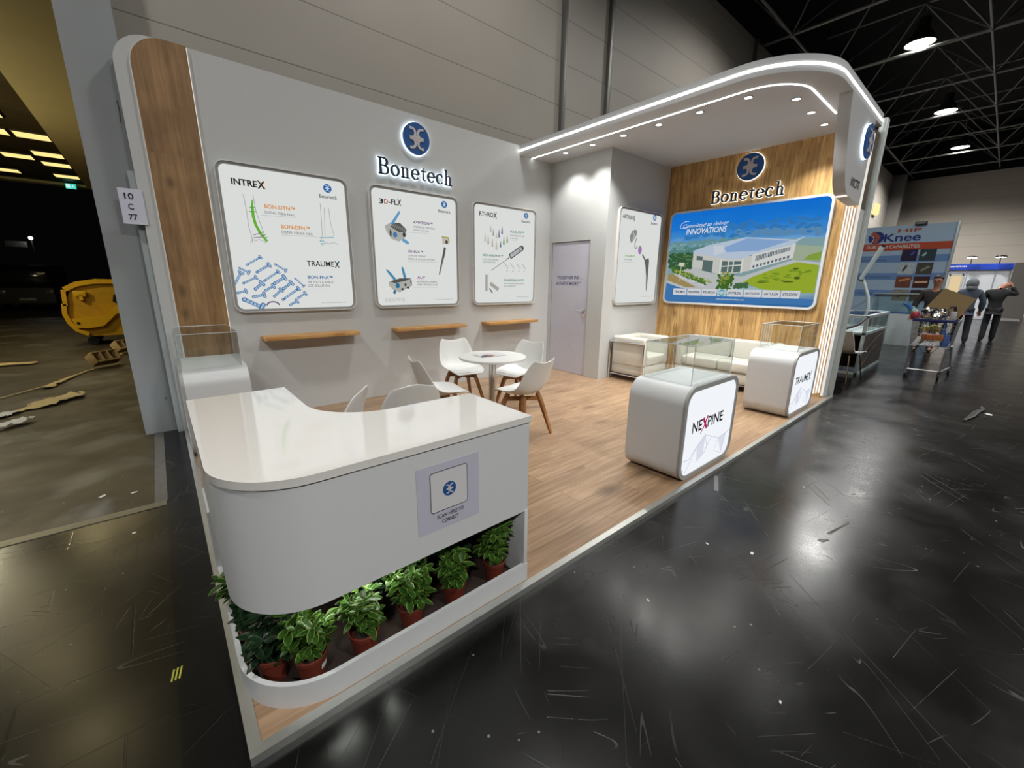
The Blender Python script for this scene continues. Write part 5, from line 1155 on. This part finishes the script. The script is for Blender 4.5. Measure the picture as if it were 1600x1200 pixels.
b = B(); b.box(9.72, -.84, 1.0, 9.78, -.77, 1.14, .01); item('white_carton', 'small white carton standing right of the foil roll', 'carton', b, flat('white_carton', srgb(180, 178, 186), .5))
b = B(); b.tube([(9.80, -.74, 1.20), (9.80, -.80, 1.21), (9.81, -.82, 1.10), (9.82, -.81, 1.0)], .02, 8); item('black_tool', 'black curved tool hooked over the white carton', 'tool', b, BLACK)
b = B(); b.tube([(9.9, -.28, 1.16), (9.82, -.33, 1.1), (9.75, -.37, 1.02)], [.05, .06, .04], 8); item('green_plastic', 'green film bundle at the left of the trolley', 'plastic film', b, flat('green_film', srgb(54, 110, 100), .3, noise=.2))
b = B(); b.tube([(9.9, -.17, 1.24), (9.86, -.24, 1.2), (9.82, -.32, 1.12)], [.02, .035, .03], 8); item('blue_plastic', 'blue film strip sticking out left of the trolley', 'plastic film', b, flat('blue_film', srgb(44, 92, 150), .3, noise=.2))
b = B(); b.box(9.72, -.76, .66, 9.94, -.50, .75, .008); item('orange_tray', 'orange tray inside the trolley basket', 'tray', b, flat('orange_tray', srgb(190, 104, 40), .5))
R = random.Random(9)
for k, (y, z, c, lab, cat) in enumerate(((-.52, .84, (196, 186, 60), 'yellow packet at the left among the trolley load', 'packet'), (-.62, .86, (170, 170, 70), 'olive packet in the middle of the trolley load', 'packet'), (-.70, .84, (210, 196, 90), 'pale yellow packet at the right of the trolley load', 'packet'), (-.48, .64, (150, 140, 120), 'beige pack low at the left in the trolley', 'packet'))):
    b = B(); b.ball((9.80, y, z), .07, (1.1, .9, .8), 10, 7); item('packet', lab, cat, b, flat('packet_%d' % k, srgb(*c), .5, noise=.3, nscale=40))
for k in range(3):
    b = B(); x, y = 9.74+.05*k, -.74-.035*k*.9; b.lathe([(.03, 0), (.033, .01), (.033, .15), (.014, .2), (.014, .225)], 14, (x, y, .568) if k else (x, y, .762)); item('water_bottle', ['blue bottle on the orange tray', 'blue bottle standing at the right in the basket', 'blue bottle in the right corner of the basket'][k], 'bottle', b, flat('bottle_blue', srgb(60, 100, 170), .25))
t = thing('power_strip', 'white power strip hanging from the trolley front by its cable', 'power strip', (9.655, -.44, .55))
b = B(); b.box(-.02, -.03, 0, .0, .03, .17, .008, Matrix.Rotation(.3, 4, 'X')); b.build('socket_bar', flat('strip_white', srgb(206, 206, 206), .4), t); b = B(); b.tube([(-.01, -.05, .16), (-.015, -.09, .28), (-.012, -.06, .40), (0, .0, .44)], .007, 6); b.build('cable', flat('strip_white', srgb(206, 206, 206), .4), t)
b = B(); b.tube([(9.66, -.50, .57), (9.65, -.56, .46), (9.65, -.66, .44), (9.66, -.72, .52), (9.68, -.74, .57)], .005, 6); item('dangling_cable', 'thin dark cable looping below the trolley basket', 'cable', b, BLACK)

# ---------------------------------------------------------------- yard objects on the left
YL = flat('skip_yellow', srgb(232, 182, 22), .45, noise=.12, nscale=6); YLD = flat('skip_yellow_worn', srgb(206, 158, 20), .55, noise=.2, nscale=8)
t = thing('waste_skip', 'yellow steel waste skip on wheels half hidden by the grey column', 'waste skip', (-1.64, 12.0, 0))
o = [(.02, .92), (.0, .72), (.03, .52), (.12, .36), (.30, .24), (.36, .21), (1.72, .21), (1.72, 1.45), (.55, 1.45), (.34, 1.40), (.16, 1.27)]
b = B(); b.prism([(p[0]+.03, p[1]) for p in o], .05, 1.2); b.build('tub', YLD, t)
b = B(); stroke(b, [(.04, .94), (.02, .72), (.06, .54), (.14, .38), (.32, .26)], .08, -.02, .06); stroke(b, [(.10, 1.25), (.30, 1.37), (.6, 1.43), (1.72, 1.43)], .1, -.02, .06); stroke(b, [(.08, 1.24), (.06, .9)], .07, -.02, .06); b.build('rim', YL, t)
b = B(); b.prism([(.10, .62), (.40, .64), (.62, .66), (.86, .88), (.93, .90), (.99, .86), (.99, .78), (.92, .72), (.84, .70), (.60, .44), (.34, .40), (.16, .42)], -.05, .0); o2 = b.build('lifting_arm', YL, t)
b = B(); b.lathe([(.026, 0), (.026, .01)], 14, M=Matrix.Translation((.93, -.05, .81)) @ Matrix.Rotation(PI/2, 4, 'X')); b.lathe([(.03, 0), (.03, .01)], 14, M=Matrix.Translation((.20, -.05, .52)) @ Matrix.Rotation(PI/2, 4, 'X')); b.build('pivot_pin', BLACK, o2)
b = B(); b.box(.22, -.04, 1.10, .42, .02, 1.22, .005); b.box(.30, -.04, 1.02, .36, .02, 1.12); b.build('lid_bracket', YL, t)
b = B(); b.prism([(.82, .98), (.86, 1.14), (1.0, 1.16), (1.1, 1.1), (1.1, .92), (.92, .9)], .040, .0495); b.build('dark_patch', BLACK, t)
for x in (.36, 1.6):
    for y in (.1, 1.05):
        b = B(); b.lathe([(.09, -.03), (.10, -.02), (.10, .02), (.09, .03)], 20, M=Matrix.Translation((x, y, .10)) @ Matrix.Rotation(PI/2, 4, 'X')); b.box(x-.03, y-.045, .1, x+.03, y-.035, .22); b.box(x-.03, y+.035, .1, x+.03, y+.045, .22); b.build('caster_wheel', BLACK, t)
LW = flat('pallet_wood', srgb(206, 178, 128), .7, noise=.15)
def pallet_piece(loc, rz, lab):
    t = thing('wooden_crate_piece', lab, 'broken crate', (loc[0], loc[1], .11), rz); t.rotation_euler.x = .95
    for y in (-.09, .09): b = B(); b.box(-.2, y-.012, .03, .2, y+.012, .16, .003); b.build('rail', LW, t)
    for x in (-.19, -.06, .06, .19): b = B(); b.box(x-.012, -.1, .03, x+.012, .1, .16, .003); b.build('divider', LW, t)
    b = B(); b.box(-.2, -.1, .0, .2, .1, .03, .003); b.build('base', LW, t)
pallet_piece((-.93, 8.75, 0), .75, 'pale broken wooden crate, nearer one in the yard')
pallet_piece((-.72, 10.35, 0), .8, 'pale broken wooden crate, nearer the yellow skip')
def band(name, lab, pts, w, mat, cat, z=.012):
    g = random.Random(len(lab)+int(abs(pts[0][0])*100)); ws = w if isinstance(w, list) else [w]*len(pts); np_, nw = [], []
    for i in range(len(pts)-1):
        for k in range(6):
            h = k/6; np_.append(Vector(pts[i]).lerp(Vector(pts[i+1]), h)+Vector((g.uniform(-.3, .3)*ws[i]*.4, g.uniform(-.3, .3)*ws[i]*.4, g.uniform(0, .4)*ws[i]*.4))); nw.append((ws[i]*(1-h)+ws[i+1]*h)*g.uniform(.6, 1.25))
    pts, w = np_, nw
    b = B(); m = len(pts); P = []
    for i, p in enumerate(pts):
        a = Vector(pts[max(i-1, 0)]); c = Vector(pts[min(i+1, m-1)]); d = (c-a).normalized(); n = Vector((-d.y, d.x, 0)); ww = w[i] if isinstance(w, list) else w
        q = Vector((p[0], p[1], z+(p[2] if len(p) > 2 else 0))); P.append([q-n*ww/2, q-n*ww*.2+Vector((0, 0, g.uniform(0, .18)*ww)), q+n*ww*.2+Vector((0, 0, g.uniform(0, .18)*ww)), q+n*ww/2])
    b.grid(P, .003); return item(name, lab, cat, b, mat)
PAPER = flat('torn_paper', srgb(190, 170, 120), .8, noise=.1); WPAP = flat('white_paper', srgb(206, 204, 196), .8, noise=.05)
V = lambda *p: [Vector(q+(0,)) for q in p]
band('plastic_strap', 'long pale strap trailing from the nearer broken crate', V((-1.38, 7.1), (-1.3, 7.5), (-1.2, 7.9), (-1.1, 8.25), (-1.0, 8.45)), [.10, .09, .05, .04, .04], PAPER, 'strap')
band('plastic_strap', 'pale strap lying between the two broken crates', V((-.90, 8.95), (-.86, 9.4), (-.78, 9.9), (-.74, 10.1)), .05, PAPER, 'strap')
band('torn_cardboard', 'long torn tan cardboard strip lying on the yard ground', V((-1.50, 5.75), (-1.3, 5.95), (-1.15, 6.1), (-1.02, 6.3), (-.95, 6.42)), [.03, .2, .22, .2, .05], PAPER, 'cardboard')
band('paper_scrap', 'white paper scrap beside the torn cardboard at the left edge', V((-1.62, 5.55), (-1.5, 5.7), (-1.38, 5.78)), [.12, .15, .05], WPAP, 'paper')
band('paper_scrap', 'crumpled white paper nearest the hall threshold at the left edge', V((-1.5, 5.0), (-1.4, 5.12), (-1.3, 5.25), (-1.22, 5.3)), [.05, .14, .13, .04], WPAP, 'paper', .03)
band('cardboard_scrap', 'tan cardboard scrap farther back at the left edge', V((-2.6, 9.6), (-2.3, 9.7), (-1.75, 9.75)), [.1, .2, .12], PAPER, 'cardboard')
band('wood_lath', 'thin pale lath lying behind the torn cardboard', V((-1.75, 6.7), (-1.4, 7.3), (-1.2, 7.6)), .02, PAPER, 'lath')
# dim parked van with a lamp above it
t = thing('parked_van', 'dim parked van barely seen in the dark yard', 'van', (-4.65, 28.2, 0))
VAN = flat('van_dark', (.02, .02, .022), .4)
b = B(); b.prism([(0, .3), (0, 1.0), (.25, 1.15), (.7, 1.9), (1.0, 2.05), (4.8, 2.05), (4.8, .3)], -.9, .9, 'xz', Matrix.Rotation(PI/2, 4, 'Z')); b.build('body', VAN, t)
b = B(); b.box(-.75, -.0, 1.2, .75, .55, 1.8, .02, Matrix.Translation((0, .2, 0))); b.build('windscreen', flat('van_glass', (.03, .035, .04), .1), t)
for x in (-.75, .75): b = B(); b.box(x-.14, -.03, .72, x+.14, .02, .9, .02); b.build('headlamp', flat('headlamp_glass', (.25, .25, .25), .15), t)
b = B(); b.box(-.26, -.04, .42, .26, 0, .53, .005); b.build('number_plate', flat('plate_white', (.5, .5, .5), .4), t)
for x in (-.8, .8):
    for y in (.8, 3.9): b = B(); b.lathe([(.30, -.1), (.33, -.08), (.33, .08), (.30, .1)], 20, M=Matrix.Translation((x, y, .33)) @ Matrix.Rotation(PI/2, 4, 'Y')); b.build('wheel', BLACK, t)
t = thing('yard_lamp', 'tiny bright lamp glowing in the dark yard', 'lamp', (-4.95, 34.6, 3.6))
b = B(); b.ball((0, 0, 0), .09); b.build('bulb', emit('yard_bulb', (1, 1, .95), 6.), t); b = B(); b.box(-1.0, .02, -.5, -.2, .06, -.2); b.build('lit_plate', flat('lit_plate', (.10, .10, .10), .5), t)
b = B(); b.tube([(0, .1, -3.6), (0, .1, .1)], .04, 8); b.build('pole', BLACK, t)
light('POINT', 'yard_glow', (0, -.2, -.05), 8, (1, 1, .95), .1, parent=t)

# ---------------------------------------------------------------- litter on the hall floor
def scrap(x, y, s, rz, lab, mat=WPAP, n=5):
    g = random.Random(int(x*1000+y*77)); b = B()
    b.prism([(s*math.cos(a)*g.uniform(.5, 1.1), .55*s*math.sin(a)*g.uniform(.5, 1.1)) for a in [2*PI*k/n for k in range(n)]], .001, .004, 'xy')
    return item('paper_scrap', lab, 'scrap', b, mat, (x, y, 0), rz, 'scraps on the dark hall floor')
for x, y, s, rz, lab in ((2.414, -.609, .02, .3, 'largest white scrap on the dark aisle floor'), (2.30, -.40, .014, 1, 'small white scrap left of the largest one on the aisle floor'), (3.136, .03, .02, 2, 'white scrap on the aisle floor in front of the first lit pedestal'), (3.6, -.55, .012, .5, 'small pale scrap on the aisle floor right of the first lit pedestal'),
                         (7.6, -1.43, .07, .2, 'pale strip of paper far down the aisle'), (1.62, -.42, .013, 1.1, 'tiny white scrap in the aisle near the counter'), (1.55, -1.02, .012, .4, 'tiny white scrap at the lower right of the aisle'), (-.33, 1.9, .018, .4, 'white scrap on the floor left of the stand near the threshold'), (-.52, 2.62, .03, .9, 'white scrap beyond the threshold rail'), (-.35, 2.55, .02, .3, 'small pale scrap beyond the threshold rail')): scrap(x, y, s, rz, lab)
b = B()
for k in range(3): b.prism([(.012*k, 0), (.012*k+.006, 0), (.012*k+.016, .06), (.012*k+.010, .06)], .0005, .0015, 'xy')
item('tape_mark', 'yellow and black striped tape mark on the floor left of the counter', 'tape mark', b, flat('tape_yellow', srgb(170, 170, 60), .6), (-.19, .53, 0))
b = B(); b.tube([(7.0, -1.25, .01), (7.3, -1.3, .012), (7.6, -1.33, .012), (7.85, -1.38, .012), (8.0, -1.36, .01)], [.012, .03, .03, .02, .01], 8, flatk=.4); item('dark_rag', 'dark crumpled rag strip on the floor down the aisle', 'rag', b, BLACK)
b = B(); b.prism([(0, 0), (.03, 0), (.03, .28), (0, .28)], .0005, .0012, 'xy'); item('clear_tape', 'strip of dull tape stuck to the aisle floor in front of the first lit pedestal', 'tape', b, flat('dull_tape', srgb(96, 96, 94), .4), (3.0, -.13, 0), -1.15)

# ---------------------------------------------------------------- light and colour
w = bpy.data.worlds.new('world'); SC.world = w; w.use_nodes = True
w.node_tree.nodes['Background'].inputs[0].default_value = (.9, .95, 1, 1); w.node_tree.nodes['Background'].inputs[1].default_value = .0012
vs = SC.view_settings; SC.display_settings.display_device = 'sRGB'; vs.view_transform = 'Standard'; vs.look = 'None'; vs.gamma = 1; vs.use_curve_mapping = False; vs.exposure = 0.
SC.cycles.use_denoising = True; SC.cycles.max_bounces = 8; SC.cycles.diffuse_bounces = 4; SC.cycles.glossy_bounces = 4; SC.cycles.transparent_max_bounces = 16; SC.cycles.sample_clamp_indirect = 6; SC.cycles.caustics_reflective = False; SC.cycles.caustics_refractive = False
